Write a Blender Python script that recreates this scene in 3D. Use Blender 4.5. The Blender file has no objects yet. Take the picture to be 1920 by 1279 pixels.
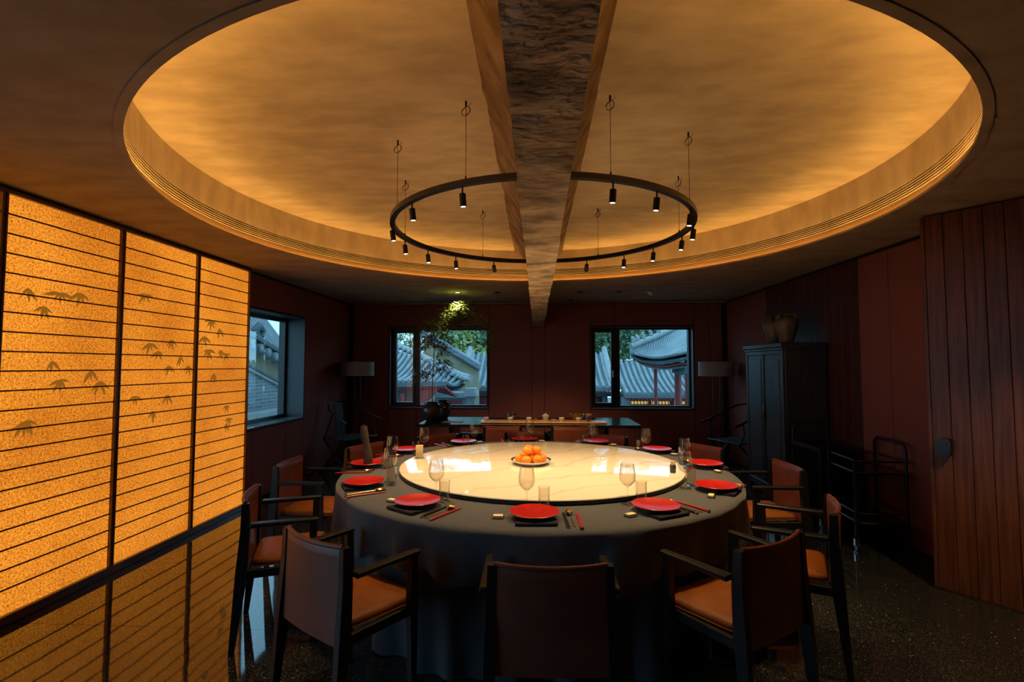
import bpy, bmesh, math, random
from mathutils import Vector, Matrix, noise
random.seed(7)
SC = bpy.context.scene
COL = SC.collection
PI = math.pi

# ------------------------------------------------------------------ camera
CAM_Z = 1.49
cam_data = bpy.data.cameras.new('camera')
cam_data.sensor_width = 36.0
cam_data.lens = 928.0 / 1920.0 * 36.0
cam_data.clip_start = 0.05
cam = bpy.data.objects.new('camera', cam_data)
COL.objects.link(cam)
cam.location = (0, 0, CAM_Z)
cam.rotation_euler = (math.radians(90 + 2.865), 0, math.radians(2.899))
SC.camera = cam

# ------------------------------------------------------------------ world: overcast blue dusk
W = bpy.data.worlds.new('dusk_sky')
SC.world = W
W.use_nodes = True
wn = W.node_tree.nodes
bg = wn['Background']
bg.inputs[0].default_value = (0.27, 0.57, 0.80, 1)
bg.inputs[1].default_value = 3.5

# ------------------------------------------------------------------ exposure / view
vs = SC.view_settings
vs.view_transform = 'Standard'
vs.look = 'None'
vs.exposure = 0.0
vs.gamma = 1.0
vs.use_curve_mapping = False
SC.cycles.use_denoising = True
SC.cycles.max_bounces = 6
SC.cycles.diffuse_bounces = 3
SC.cycles.glossy_bounces = 3
SC.cycles.transmission_bounces = 4
SC.cycles.use_adaptive_sampling = True
SC.cycles.adaptive_threshold = 0.06
SC.cycles.adaptive_min_samples = 16
SC.cycles.transparent_max_bounces = 24
SC.cycles.sample_clamp_indirect = 4.0
SC.cycles.caustics_reflective = False
SC.cycles.caustics_refractive = False

# window portals only guide sampling of the sky, they add no light
def portal(loc, rot, sx, sy):
    l = bpy.data.lights.new('window_portal', 'AREA')
    l.shape = 'RECTANGLE'; l.size = sx; l.size_y = sy
    l.cycles.is_portal = True
    o = bpy.data.objects.new('window_portal', l)
    COL.objects.link(o); o.location = loc; o.rotation_euler = rot
portal((-1.63, 8.42, 1.46), (-PI/2, 0, 0), 1.7, 1.4)
portal((1.70, 8.42, 1.46), (-PI/2, 0, 0), 1.7, 1.4)
portal((-3.52, 5.75, 1.46), (0, -PI/2, 0), 1.4, 1.7)
portal((-3.52, .57, 1.25), (0, -PI/2, 0), 2.4, 2.4)

# lamp levels
SPOT_W = 44.0
LED_L = 52.0
SCREEN_L = 1.14
DOOR_W = 110.0
PLANT_W = 120.0
WARM = (1.0, 0.645, 0.29)
AMBER = (1.0, 0.50, 0.105)

# ------------------------------------------------------------------ mesh helpers
class MB:
    def __init__(s):
        s.v = []; s.f = []
    def add(s, vs_, fs):
        n = len(s.v)
        s.v += [tuple(p) for p in vs_]
        s.f += [tuple(i + n for i in f) for f in fs]
        return s
    def box(s, x0, x1, y0, y1, z0, z1):
        return s.add([(x0,y0,z0),(x1,y0,z0),(x1,y1,z0),(x0,y1,z0),(x0,y0,z1),(x1,y0,z1),(x1,y1,z1),(x0,y1,z1)],
                     [(0,3,2,1),(4,5,6,7),(0,1,5,4),(1,2,6,5),(2,3,7,6),(3,0,4,7)])
    def hexa(s, lo, hi):
        """two quads (lists of 4 points, counter-clockwise seen from above)"""
        return s.add(list(lo) + list(hi), [(0,3,2,1),(4,5,6,7),(0,1,5,4),(1,2,6,5),(2,3,7,6),(3,0,4,7)])
    def bar(s, p0, p1, w, h, w1=None, h1=None, up=(0,0,1)):
        p0 = Vector(p0); p1 = Vector(p1); d = (p1 - p0).normalized()
        u = Vector(up)
        if abs(d.dot(u)) > .98: u = Vector((0,1,0))
        r = d.cross(u).normalized(); u = r.cross(d).normalized()
        w1 = w if w1 is None else w1; h1 = h if h1 is None else h1
        q = []
        for p, a, b in ((p0, w, h), (p1, w1, h1)):
            q.append([p - r*a/2 - u*b/2, p + r*a/2 - u*b/2, p + r*a/2 + u*b/2, p - r*a/2 + u*b/2])
        return s.add(q[0] + q[1], [(0,1,2,3),(7,6,5,4),(1,0,4,5),(2,1,5,6),(3,2,6,7),(0,3,7,4)])
    def tube(s, path, r, n=8, closed=False, caps=True):
        P = [Vector(p) for p in path]; m = len(P)
        R = r if isinstance(r, (list, tuple)) else [r]*m
        base = len(s.v); prev = None
        for i in range(m):
            if closed: t = P[(i+1) % m] - P[i-1]
            else: t = P[min(i+1, m-1)] - P[max(i-1, 0)]
            t = t.normalized() if t.length > 1e-9 else Vector((0,0,1))
            if prev is None:
                a = Vector((0,0,1)) if abs(t.z) < .9 else Vector((1,0,0))
                u = t.cross(a).normalized()
            else:
                u = (prev - t*prev.dot(t)).normalized()
            prev = u; w = t.cross(u)
            for k in range(n):
                a = 2*PI*k/n
                s.v.append(tuple(P[i] + (u*math.cos(a) + w*math.sin(a))*R[i]))
        for i in range(m if closed else m-1):
            j = (i+1) % m
            for k in range(n):
                l = (k+1) % n
                s.f.append((base+i*n+k, base+i*n+l, base+j*n+l, base+j*n+k))
        if caps and not closed:
            s.f.append(tuple(base+k for k in range(n))[::-1])
            s.f.append(tuple(base+(m-1)*n+k for k in range(n)))
        return s
    def lathe(s, prof, n=32, c=(0,0,0), closed=False):
        base = len(s.v); m = len(prof)
        for r, z in prof:
            for k in range(n):
                a = 2*PI*k/n
                s.v.append((c[0]+r*math.cos(a), c[1]+r*math.sin(a), c[2]+z))
        for i in range(m if closed else m-1):
            j = (i+1) % m
            for k in range(n):
                l = (k+1) % n
                s.f.append((base+i*n+k, base+i*n+l, base+j*n+l, base+j*n+k))
        if not closed:
            if prof[0][0] > 1e-6: s.f.append(tuple(base+k for k in range(n))[::-1])
            if prof[-1][0] > 1e-6: s.f.append(tuple(base+(m-1)*n+k for k in range(n)))
        return s
    def grid(s, rows, closed_u=False):
        base = len(s.v); m = len(rows); n = len(rows[0])
        for r in rows: s.v += [tuple(p) for p in r]
        for i in range(m-1):
            for k in range(n if closed_u else n-1):
                l = (k+1) % n
                s.f.append((base+i*n+k, base+i*n+l, base+(i+1)*n+l, base+(i+1)*n+k))
        return s
    def poly(s, pts, off):
        """closed outline extruded by the vector off"""
        n = len(pts); o = Vector(off)
        a = [Vector(p) for p in pts]
        s.add(a + [p + o for p in a], [tuple(range(n))[::-1], tuple(range(n, 2*n))] + [(i, (i+1) % n, (i+1) % n + n, i + n) for i in range(n)])
        return s
    def ico(s, c, r, sub=2, sc=(1,1,1)):
        bm = bmesh.new(); bmesh.ops.create_icosphere(bm, subdivisions=sub, radius=1)
        vs_ = [(c[0]+v.co.x*r*sc[0], c[1]+v.co.y*r*sc[1], c[2]+v.co.z*r*sc[2]) for v in bm.verts]
        fs = [tuple(v.index for v in f.verts) for f in bm.faces]; bm.free()
        return s.add(vs_, fs)

def mesh(name, mb, m, smooth=None, bevel=0):
    me = bpy.data.meshes.new(name)
    me.from_pydata(mb.v, [], mb.f)
    bm = bmesh.new(); bm.from_mesh(me)
    bmesh.ops.recalc_face_normals(bm, faces=bm.faces)
    if bevel:
        bmesh.ops.bevel(bm, geom=[e for e in bm.edges if len(e.link_faces) == 2 and e.calc_face_angle(0) > .6], offset=bevel, segments=1, affect='EDGES', clamp_overlap=True)
    bm.to_mesh(me); bm.free()
    if m: me.materials.append(m)
    if smooth:
        me.shade_smooth(); me.set_sharp_from_angle(angle=math.radians(smooth))
    return me
def link(name, me, parent=None, loc=None, rot=None):
    o = bpy.data.objects.new(name, me)
    COL.objects.link(o)
    if parent: o.parent = parent
    if loc: o.location = loc
    if rot: o.rotation_euler = rot
    return o
def obj(name, mb, m, parent=None, smooth=None, bevel=0, loc=None, rot=None):
    return link(name, mesh(name, mb, m, smooth, bevel), parent, loc, rot)
def tag(o, label, cat, group=None, kind=None):
    o['label'] = label; o['category'] = cat
    if group: o['group'] = group
    if kind: o['kind'] = kind
    return o
def thing(name, label, cat, loc=(0,0,0), rz=0, group=None):
    o = bpy.data.objects.new(name, None); COL.objects.link(o)
    o.empty_display_size = .1
    o.location = loc; o.rotation_euler = (0,0,rz)
    return tag(o, label, cat, group)
def struct(o):
    o['kind'] = 'structure'; return o
def sempty(name, loc=(0,0,0), rz=0):
    o = bpy.data.objects.new(name, None); COL.objects.link(o); o.location = loc; o.rotation_euler = (0,0,rz)
    return struct(o)
def copy_tree(o, parent=None):
    c = o.copy(); COL.objects.link(c); c.parent = parent
    for ch in list(o.children): copy_tree(ch, c)
    return c
def place(o, loc, rz, label):
    o.location = loc; o.rotation_euler = (0,0,rz); o['label'] = label
    return o

# ------------------------------------------------------------------ materials
def mat(name, c1, c2=None, rough=.5, metal=0., sc=(1,1,1), ns=5., detail=4., bump=0., bs=None, spec=.5, coat=0., sheen=0., r2=None, lo=.35, hi=.65, emit=None, es=0., rnd=0., bsc=None, ior=1.5, subs=0):
    m = bpy.data.materials.new(name); m.use_nodes = True
    nt = m.node_tree; N = nt.nodes; L = nt.links
    b = N['Principled BSDF']
    b.inputs['Base Color'].default_value = (*c1, 1)
    b.inputs['Roughness'].default_value = rough
    b.inputs['Metallic'].default_value = metal
    b.inputs['Specular IOR Level'].default_value = spec
    b.inputs['IOR'].default_value = ior
    b.inputs['Coat Weight'].default_value = coat
    b.inputs['Sheen Weight'].default_value = sheen
    if emit:
        b.inputs['Emission Color'].default_value = (*emit, 1); b.inputs['Emission Strength'].default_value = es
    if c2 or bump:
        tc = N.new('ShaderNodeTexCoord'); mp = N.new('ShaderNodeMapping'); mp.inputs['Scale'].default_value = sc
        src = tc.outputs['Object']
        if rnd:
            oi = N.new('ShaderNodeObjectInfo'); va = N.new('ShaderNodeVectorMath'); va.operation = 'ADD'
            mu = N.new('ShaderNodeMath'); mu.operation = 'MULTIPLY'; mu.inputs[1].default_value = rnd
            L.new(oi.outputs['Random'], mu.inputs[0]); L.new(src, va.inputs[0]); L.new(mu.outputs[0], va.inputs[1]); src = va.outputs[0]
        L.new(src, mp.inputs[0])
        nz = N.new('ShaderNodeTexNoise'); nz.inputs['Scale'].default_value = ns; nz.inputs['Detail'].default_value = detail
        L.new(mp.outputs[0], nz.inputs['Vector'])
        if c2:
            cr = N.new('ShaderNodeValToRGB')
            cr.color_ramp.elements[0].position = lo; cr.color_ramp.elements[0].color = (*c1, 1)
            cr.color_ramp.elements[1].position = hi; cr.color_ramp.elements[1].color = (*c2, 1)
            L.new(nz.outputs['Fac'], cr.inputs[0]); L.new(cr.outputs[0], b.inputs['Base Color'])
        if bump:
            n2 = nz
            if bs:
                n2 = N.new('ShaderNodeTexNoise'); n2.inputs['Scale'].default_value = bs; n2.inputs['Detail'].default_value = 3
                if bsc:
                    mp2 = N.new('ShaderNodeMapping'); mp2.inputs['Scale'].default_value = bsc; L.new(src, mp2.inputs[0]); L.new(mp2.outputs[0], n2.inputs['Vector'])
                else: L.new(mp.outputs[0], n2.inputs['Vector'])
            bp = N.new('ShaderNodeBump'); bp.inputs['Strength'].default_value = bump; bp.inputs['Distance'].default_value = .01 if bump < .75 else .03
            L.new(n2.outputs['Fac'], bp.inputs['Height']); L.new(bp.outputs[0], b.inputs['Normal'])
        if r2 is not None:
            mr = N.new('ShaderNodeMapRange'); mr.inputs['To Min'].default_value = rough; mr.inputs['To Max'].default_value = r2
            L.new(nz.outputs['Fac'], mr.inputs[0]); L.new(mr.outputs[0], b.inputs['Roughness'])
    return m
def emis(name, c, s):
    m = bpy.data.materials.new(name); m.use_nodes = True; nt = m.node_tree
    nt.nodes.remove(nt.nodes['Principled BSDF'])
    if s < 13: m.cycles.emission_sampling = 'NONE'
    e = nt.nodes.new('ShaderNodeEmission'); e.inputs[0].default_value = (*c, 1); e.inputs[1].default_value = s
    nt.links.new(e.outputs[0], nt.nodes['Material Output'].inputs[0]); return m
def glass(name, tint=(1,1,1), ior=1.5, rough=0.):
    m = bpy.data.materials.new(name); m.use_nodes = True; nt = m.node_tree; N = nt.nodes; L = nt.links
    N.remove(N['Principled BSDF'])
    t = N.new('ShaderNodeBsdfTransparent'); t.inputs[0].default_value = (*tint, 1)
    g = N.new('ShaderNodeBsdfGlossy'); g.inputs['Roughness'].default_value = rough
    lw = N.new('ShaderNodeLayerWeight'); lw.inputs[0].default_value = .5
    pw_ = N.new('ShaderNodeMath'); pw_.operation = 'POWER'; pw_.inputs[1].default_value = 3.0
    f = N.new('ShaderNodeMath'); f.operation = 'MULTIPLY_ADD'; r0 = ((ior-1)/(ior+1))**2
    f.inputs[1].default_value = 1-r0; f.inputs[2].default_value = r0
    L.new(lw.outputs['Facing'], pw_.inputs[0]); L.new(pw_.outputs[0], f.inputs[0])
    x = N.new('ShaderNodeMixShader')
    L.new(f.outputs[0], x.inputs[0]); L.new(t.outputs[0], x.inputs[1]); L.new(g.outputs[0], x.inputs[2])
    L.new(x.outputs[0], N['Material Output'].inputs[0]); return m

M = {}
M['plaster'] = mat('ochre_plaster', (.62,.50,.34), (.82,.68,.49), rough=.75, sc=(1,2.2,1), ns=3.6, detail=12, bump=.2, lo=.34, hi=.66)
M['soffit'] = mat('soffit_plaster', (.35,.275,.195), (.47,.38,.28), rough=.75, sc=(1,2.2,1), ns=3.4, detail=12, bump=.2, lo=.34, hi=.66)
M['fabric'] = mat('burgundy_fabric', (.23,.078,.064), (.275,.096,.078), rough=.9, ns=260, detail=2, bump=.25, spec=.15)
M['backing'] = mat('dark_backing', (.012,.008,.008), rough=.9)
M['wood_wall'] = mat('dark_red_wood', (.050,.014,.010), (.090,.026,.018), rough=.5, sc=(8,8,.5), ns=7, detail=6, bump=.08, spec=.3, rnd=23)
M['wood_door'] = mat('red_brown_wood', (.085,.024,.011), (.18,.055,.022), rough=.42, sc=(9,9,.45), ns=5, detail=7, bump=.06, spec=.35, rnd=31)
M['black_wood'] = mat('black_stained_wood', (.006,.006,.006), (.011,.010,.010), rough=.36, spec=.35, sc=(1,1,.2), ns=40, bump=.05)
M['cab_wood'] = mat('ebonised_wood', (.022,.024,.028), (.060,.064,.072), rough=.38, sc=(14,14,.8), ns=6, detail=5, bump=.25, spec=.5)
M['black_metal'] = mat('black_metal', (.012,.012,.012), rough=.35, metal=.0, spec=.5)
M['alu'] = mat('dark_window_frame', (.014,.015,.017), rough=.35, spec=.5)
M['reveal'] = mat('grey_window_lining', (.055,.060,.066), rough=.45)
M['sill'] = mat('grey_stone_sill', (.16,.17,.18), rough=.15, spec=.6)
M['leather'] = mat('tan_leather', (.165,.046,.004), (.21,.060,.006), rough=.48, ns=9, bump=.10, bs=320, spec=.25)
M['leather_back'] = mat('brown_leather', (.175,.046,.027), (.21,.058,.034), rough=.42, ns=9, bump=.10, bs=320, spec=.35)
M['cloth'] = mat('charcoal_linen', (.062,.067,.078), (.080,.086,.099), rough=.92, ns=220, detail=2, bump=.2, spec=.1, sheen=.15)
M['napkin'] = mat('black_napkin', (.022,.022,.024), rough=.9, ns=200, bump=.15, spec=.15)
M['red'] = mat('red_lacquer_plate', (.34,.007,.006), (.40,.010,.008), rough=.28, ns=30, spec=.5)
M['gold'] = mat('brass', (.75,.52,.22), rough=.25, metal=1)
M['gold_dim'] = mat('old_brass', (.22,.13,.06), rough=.4, metal=1)
M['steel'] = mat('steel', (.55,.55,.55), rough=.25, metal=1)
M['white'] = mat('white_porcelain', (.75,.72,.65), rough=.15)
M['paint_blue'] = mat('dark_blue_glaze', (.03,.05,.12), rough=.2)
M['orange'] = mat('mandarin_peel', (.85,.20,.008), (.95,.30,.012), rough=.4, ns=6, bump=.15, bs=130)
M['stem'] = mat('fruit_stem', (.12,.16,.03), rough=.7)
M['glass'] = glass('clear_glass', (.95,.945,.92))
M['pane'] = glass('window_glass', (.93,.97,.98))
M['dark_pot'] = mat('black_glaze_pot', (.016,.017,.020), (.030,.030,.034), rough=.28, ns=12, bump=.1)
M['clay'] = mat('olive_clay', (.09,.066,.034), (.16,.12,.062), rough=.5, ns=9, detail=5, bump=.2)
M['shade'] = mat('linen_lampshade', (.30,.26,.22), rough=.85, ns=150, bump=.15)
M['paper'] = mat('cream_paper', (.80,.62,.38), rough=.8)
M['tea'] = mat('oiled_tea_board', (.85,.42,.17), (.92,.50,.22), rough=.3, sc=(.4,6,1), ns=6)
M['tea_table'] = mat('black_lacquer', (.014,.015,.016), rough=.14, spec=.7)
M['bark'] = mat('rolled_bark', (.028,.021,.016), (.052,.040,.031), rough=.85, sc=(30,30,2), ns=3, bump=.5)
M['leaf'] = mat('bamboo_leaf', (.10,.15,.022), (.17,.22,.035), rough=.55, ns=3)
M['cane'] = mat('bamboo_cane', (.05,.06,.025), rough=.5)
M['amber'] = mat('amber_glaze', (.16,.075,.018), rough=.12, spec=.6)
M['celadon'] = mat('celadon_glaze', (.42,.45,.30), rough=.2)
M['rust'] = mat('rust_clay', (.20,.06,.03), rough=.5)

# terrazzo floor
def terrazzo():
    m = mat('polished_black_terrazzo', (.012,.012,.011), rough=.045, spec=.9, ior=1.6)
    nt = m.node_tree; N = nt.nodes; L = nt.links; b = N['Principled BSDF']
    g = N.new('ShaderNodeNewGeometry')
    prev = None
    for sc_, th, col in ((26, .10, (.42,.38,.30)), (120, .34, (.10,.094,.074))):
        v = N.new('ShaderNodeTexVoronoi'); v.inputs['Scale'].default_value = sc_; L.new(g.outputs['Position'], v.inputs['Vector'])
        r = N.new('ShaderNodeValToRGB'); r.color_ramp.elements[0].position = th*.7; r.color_ramp.elements[0].color = (1,1,1,1)
        r.color_ramp.elements[1].position = th; r.color_ramp.elements[1].color = (0,0,0,1)
        L.new(v.outputs['Distance'], r.inputs[0])
        x = N.new('ShaderNodeMix'); x.data_type = 'RGBA'
        L.new(r.outputs[0], x.inputs['Factor'])
        x.inputs['A'].default_value = (.016,.0155,.013,1)
        if prev: L.new(prev, x.inputs['A'])
        x.inputs['B'].default_value = (*col, 1)
        prev = x.outputs['Result']
    L.new(prev, b.inputs['Base Color'])
    n = N.new('ShaderNodeTexNoise'); n.inputs['Scale'].default_value = 2.5; n.inputs['Detail'].default_value = 2
    L.new(g.outputs['Position'], n.inputs['Vector'])
    bp = N.new('ShaderNodeBump'); bp.inputs['Strength'].default_value = .05; bp.inputs['Distance'].default_value = .02
    L.new(n.outputs['Fac'], bp.inputs['Height']); L.new(bp.outputs[0], b.inputs['Normal'])
    return m
M['floor'] = terrazzo()

def marble():
    m = mat('cream_marble', (.72,.675,.595), rough=.045, spec=.5, ior=1.5)
    nt = m.node_tree; N = nt.nodes; L = nt.links; b = N['Principled BSDF']
    tc = N.new('ShaderNodeTexCoord'); mp = N.new('ShaderNodeMapping'); mp.inputs['Rotation'].default_value = (0,0,.95)
    L.new(tc.outputs['Object'], mp.inputs[0])
    nz = N.new('ShaderNodeTexNoise'); nz.inputs['Scale'].default_value = 1.7; nz.inputs['Detail'].default_value = 5
    L.new(mp.outputs[0], nz.inputs['Vector'])
    ad = N.new('ShaderNodeMixRGB'); ad.blend_type = 'ADD'; ad.inputs[0].default_value = .55
    L.new(mp.outputs[0], ad.inputs[1]); L.new(nz.outputs['Color'], ad.inputs[2])
    wv = N.new('ShaderNodeTexWave'); wv.inputs['Scale'].default_value = .85; wv.inputs['Distortion'].default_value = 2.2; wv.inputs['Detail'].default_value = 2
    L.new(ad.outputs[0], wv.inputs['Vector'])
    r = N.new('ShaderNodeValToRGB'); e = r.color_ramp.elements
    e[0].position = .0; e[0].color = (.63,.575,.49,1); e[1].position = .040; e[1].color = (.72,.675,.595,1)
    L.new(wv.outputs['Fac'], r.inputs[0]); L.new(r.outputs[0], b.inputs['Base Color'])
    return m
M['marble'] = marble()

def paper_screen():
    m = bpy.data.materials.new('backlit_fibre_paper'); m.use_nodes = True; nt = m.node_tree; N = nt.nodes; L = nt.links
    b = N['Principled BSDF']; b.inputs['Base Color'].default_value = (.30,.17,.06,1); b.inputs['Roughness'].default_value = .8
    g = N.new('ShaderNodeNewGeometry')
    def nz(s, d, scl=(1,1,1)):
        mp = N.new('ShaderNodeMapping'); mp.inputs['Scale'].default_value = scl; L.new(g.outputs['Position'], mp.inputs[0])
        n = N.new('ShaderNodeTexNoise'); n.inputs['Scale'].default_value = s; n.inputs['Detail'].default_value = d; L.new(mp.outputs[0], n.inputs['Vector']); return n
    big = nz(1.3, 3); fine = nz(85, 6); speck = nz(190, 3, (1,1,.55))
    r1 = N.new('ShaderNodeValToRGB'); e = r1.color_ramp.elements
    e[0].position = .28; e[0].color = (.40,.09,.004,1); e[1].position = .62; e[1].color = (1.0,.355,.030,1)
    L.new(fine.outputs['Fac'], r1.inputs[0])
    r2 = N.new('ShaderNodeValToRGB'); e = r2.color_ramp.elements
    e[0].position = .30; e[0].color = (.66,.56,.46,1); e[1].position = .68; e[1].color = (1,1,1,1)
    L.new(big.outputs['Fac'], r2.inputs[0])
    r3 = N.new('ShaderNodeValToRGB'); e = r3.color_ramp.elements
    e[0].position = .32; e[0].color = (.55,.42,.30,1); e[1].position = .46; e[1].color = (1,1,1,1)
    L.new(speck.outputs['Fac'], r3.inputs[0])
    x = N.new('ShaderNodeMixRGB'); x.blend_type = 'MULTIPLY'; x.inputs[0].default_value = 1
    L.new(r1.outputs[0], x.inputs[1]); L.new(r2.outputs[0], x.inputs[2])
    y = N.new('ShaderNodeMixRGB'); y.blend_type = 'MULTIPLY'; y.inputs[0].default_value = 1
    L.new(x.outputs[0], y.inputs[1]); L.new(r3.outputs[0], y.inputs[2])
    L.new(y.outputs[0], b.inputs['Emission Color']); b.inputs['Emission Strength'].default_value = SCREEN_L
    return m
M['screen'] = paper_screen()
M['leafprint'] = mat('pressed_leaf', (.05,.04,.01), rough=.8, emit=(.24,.085,.008), es=SCREEN_L)  # dim emission stands in for backlight coming through the leaf
M['leafprint'].cycles.emission_sampling = 'NONE'
M['rod'] = mat('screen_rod', (.10,.035,.008), rough=.6)
M['frame_brown'] = mat('dark_bronze_frame', (.13,.060,.022), rough=.3, spec=.6)
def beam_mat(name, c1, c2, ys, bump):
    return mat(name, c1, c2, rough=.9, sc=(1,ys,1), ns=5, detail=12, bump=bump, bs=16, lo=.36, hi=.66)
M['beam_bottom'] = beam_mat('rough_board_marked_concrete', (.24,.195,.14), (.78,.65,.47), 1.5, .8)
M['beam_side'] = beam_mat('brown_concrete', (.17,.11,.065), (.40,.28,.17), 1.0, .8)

# ================================================================== THE SETTING
XL, XR, YB, YF, ZC = -3.14, 3.06, 8.15, -1.7, 2.53
XO = 4.3                                   # corridor behind the open door
CX, CY, RC, ZU = -0.01, 3.65, 2.45, 2.92   # round ceiling recess

# floor: large slabs with hairline joints on a dark bed
floor = struct(obj('floor', MB().box(XL-.35, XO+.1, YF-.1, YB+.35, -.12, -.022), M['backing']))
SL = .90
slab_me = mesh('floor_slab', MB().box(0, SL-.0015, 0, SL-.0015, -.022, 0), M['floor'])
ny = int(math.ceil((YB - YF)/SL)); nx = int(math.ceil((XO - XL)/SL))
for i in range(nx):
    for j in range(ny):
        o = link('floor_slab', slab_me, floor, (XL + i*SL, YF + j*SL, 0))
        o.rotation_euler = (random.uniform(-.0006,.0006), random.uniform(-.0006,.0006), 0)

def wall_x(name, x0, x1, spans):
    """wall running along y between x0 and x1, made of (y0,y1,z0,z1) blocks"""
    b = MB()
    for y0, y1, z0, z1 in spans: b.box(x0, x1, y0, y1, z0, z1)
    return struct(obj(name, b, M['backing']))
ZT = 2.95
T = .32
# back wall with two windows
b = MB()
for x0, x1, z0, z1 in ((XL-T, -2.46, 0, ZT), (-2.46, -.80, 0, .79), (-2.46, -.80, 2.13, ZT), (-.80, .875, 0, ZT), (.875, 2.53, 0, .79), (.875, 2.53, 2.13, ZT), (2.53, XO+.1, 0, ZT)):
    b.box(x0, x1, YB, YB+T, z0, z1)
wall_back = struct(obj('wall_back', b, M['backing']))
wall_left = wall_x('wall_left', XL-T, XL, [(YF-.1,-.60,0,ZT), (-.60,1.75,0,.10), (-.60,1.75,2.40,ZT), (1.75,4.95,0,ZT), (4.95,6.52,0,.79), (4.95,6.52,2.13,ZT), (6.52,YB+T,0,ZT)])
wall_right = wall_x('wall_right', XR, XR+.14, [(YF-.1,2.86,0,ZT), (4.00,YB,0,ZT)])
wall_front = struct(obj('wall_front', MB().box(XL-T, XO+.1, YF-.2, YF, 0, ZT), M['fabric']))
wall_corr = struct(obj('wall_corridor', MB().box(XO, XO+.1, YF, YB, 0, ZT), M['fabric']))

G = .003
def pan_back(x0, x1, z0, z1, m='fabric'):
    obj('wall_panel', MB().box(x0+G, x1-G, YB-.014, YB-.001, z0+G, z1-G), M[m], wall_back, bevel=.002)
ZP = 2.505
pan_back(-3.07, -2.475, .01, ZP)
pan_back(-2.475, -2.0, .01, .775); pan_back(-2.0, -.79, .01, .775)
pan_back(-2.475, -.79, 2.145, ZP)
pan_back(-.79, -.09, .01, ZP); pan_back(-.09, .125, .01, 2.13); pan_back(-.09, .125, 2.13, ZP); pan_back(.125, .865, .01, ZP)
pan_back(.865, 1.25, 2.145, ZP); pan_back(1.25, 2.54, 2.145, ZP)
pan_back(.865, 1.7, .01, .775); pan_back(1.7, 2.54, .01, .775)
pan_back(2.54, 2.78, .01, ZP); pan_back(2.78, 2.985, .01, ZP)
def pan_left(y0, y1, z0, z1):
    obj('wall_panel', MB().box(XL+.001, XL+.014, y0+G, y1-G, z0+G, z1-G), M['fabric'], wall_left, bevel=.002)
pan_left(6.53, 8.06, .01, ZP); pan_left(5.28, 6.53, 2.145, ZP); pan_left(4.94, 5.28, 2.145, ZP)
pan_left(4.94, 5.34, .01, .775); pan_left(5.34, 6.05, .01, .775); pan_left(6.05, 6.53, .01, .775)
pan_left(-.60, 1.75, 2.415, ZP); pan_left(-1.68, -.61, .01, ZP)
def pan_right(y0, y1, z0, z1, m='fabric', n='wall_panel'):
    obj(n, MB().box(XR-.014, XR-.001, y0+G, y1-G, z0+G, z1-G), M[m], wall_right, bevel=.002)
pan_right(6.72, 8.08, .01, ZP); pan_right(4.43, 4.83, .01, ZP); pan_right(4.02, 4.43, .01, ZP)
pan_right(-1.68, .6, .01, ZP); pan_right(.6, 2.84, .01, ZP)
npl = 14; pw = (6.72 - 4.83)/npl
plank_me = mesh('wall_plank', MB().box(-.016, -.001, .0012, pw-.0012, .01, ZP), M['wood_wall'], bevel=.002)
for k in range(npl): link('wall_plank', plank_me, wall_right, (XR, 4.83 + k*pw, 0))
# thin light shadow-gap line where wall meets ceiling
tr = MB()
tr.box(XL, XR, YB-.03, YB-.001, 2.512, ZC-.001)
struct(obj('trim_1', tr, M['soffit']))
struct(obj('trim_2', MB().box(XL+.001, XL+.02, 1.8, YB-.03, 2.515, ZC-.001), M['backing']))
struct(obj('trim_3', MB().box(XR-.02, XR-.001, 4.0, YB-.03, 2.515, ZC-.001), M['backing']))

# ------------------------------------------------------------------ windows
def frame4(b, a0, a1, z0, z1, w, d0, d1, axis):
    """four bars of a rectangular frame; a runs along x (axis 'y') or y (axis 'x'), d is the depth range"""
    for p0, p1, q0, q1 in ((a0, a0+w, z0, z1), (a1-w, a1, z0, z1), (a0+w, a1-w, z0, z0+w), (a0+w, a1-w, z1-w, z1)):
        if axis == 'y': b.box(p0, p1, d0, d1, q0, q1)
        else: b.box(d0, d1, p0, p1, q0, q1)
    return b
def lining(parent, a0, a1, z0, z1, d0, d1, axis, m='reveal'):
    t = .012
    for nm, p0, p1, q0, q1, mm in (('window_reveal', a0, a0+t, z0, z1, m), ('window_reveal', a1-t, a1, z0, z1, m), ('window_reveal', a0+t, a1-t, z1-t, z1, m), ('window_sill', a0+t, a1-t, z0, z0+t+.004, 'sill')):
        bb = MB()
        if axis == 'y': bb.box(p0, p1, d0, d1, q0, q1)
        else: bb.box(d0, d1, p0, p1, q0, q1)
        obj(nm, bb, M[mm], parent)
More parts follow.
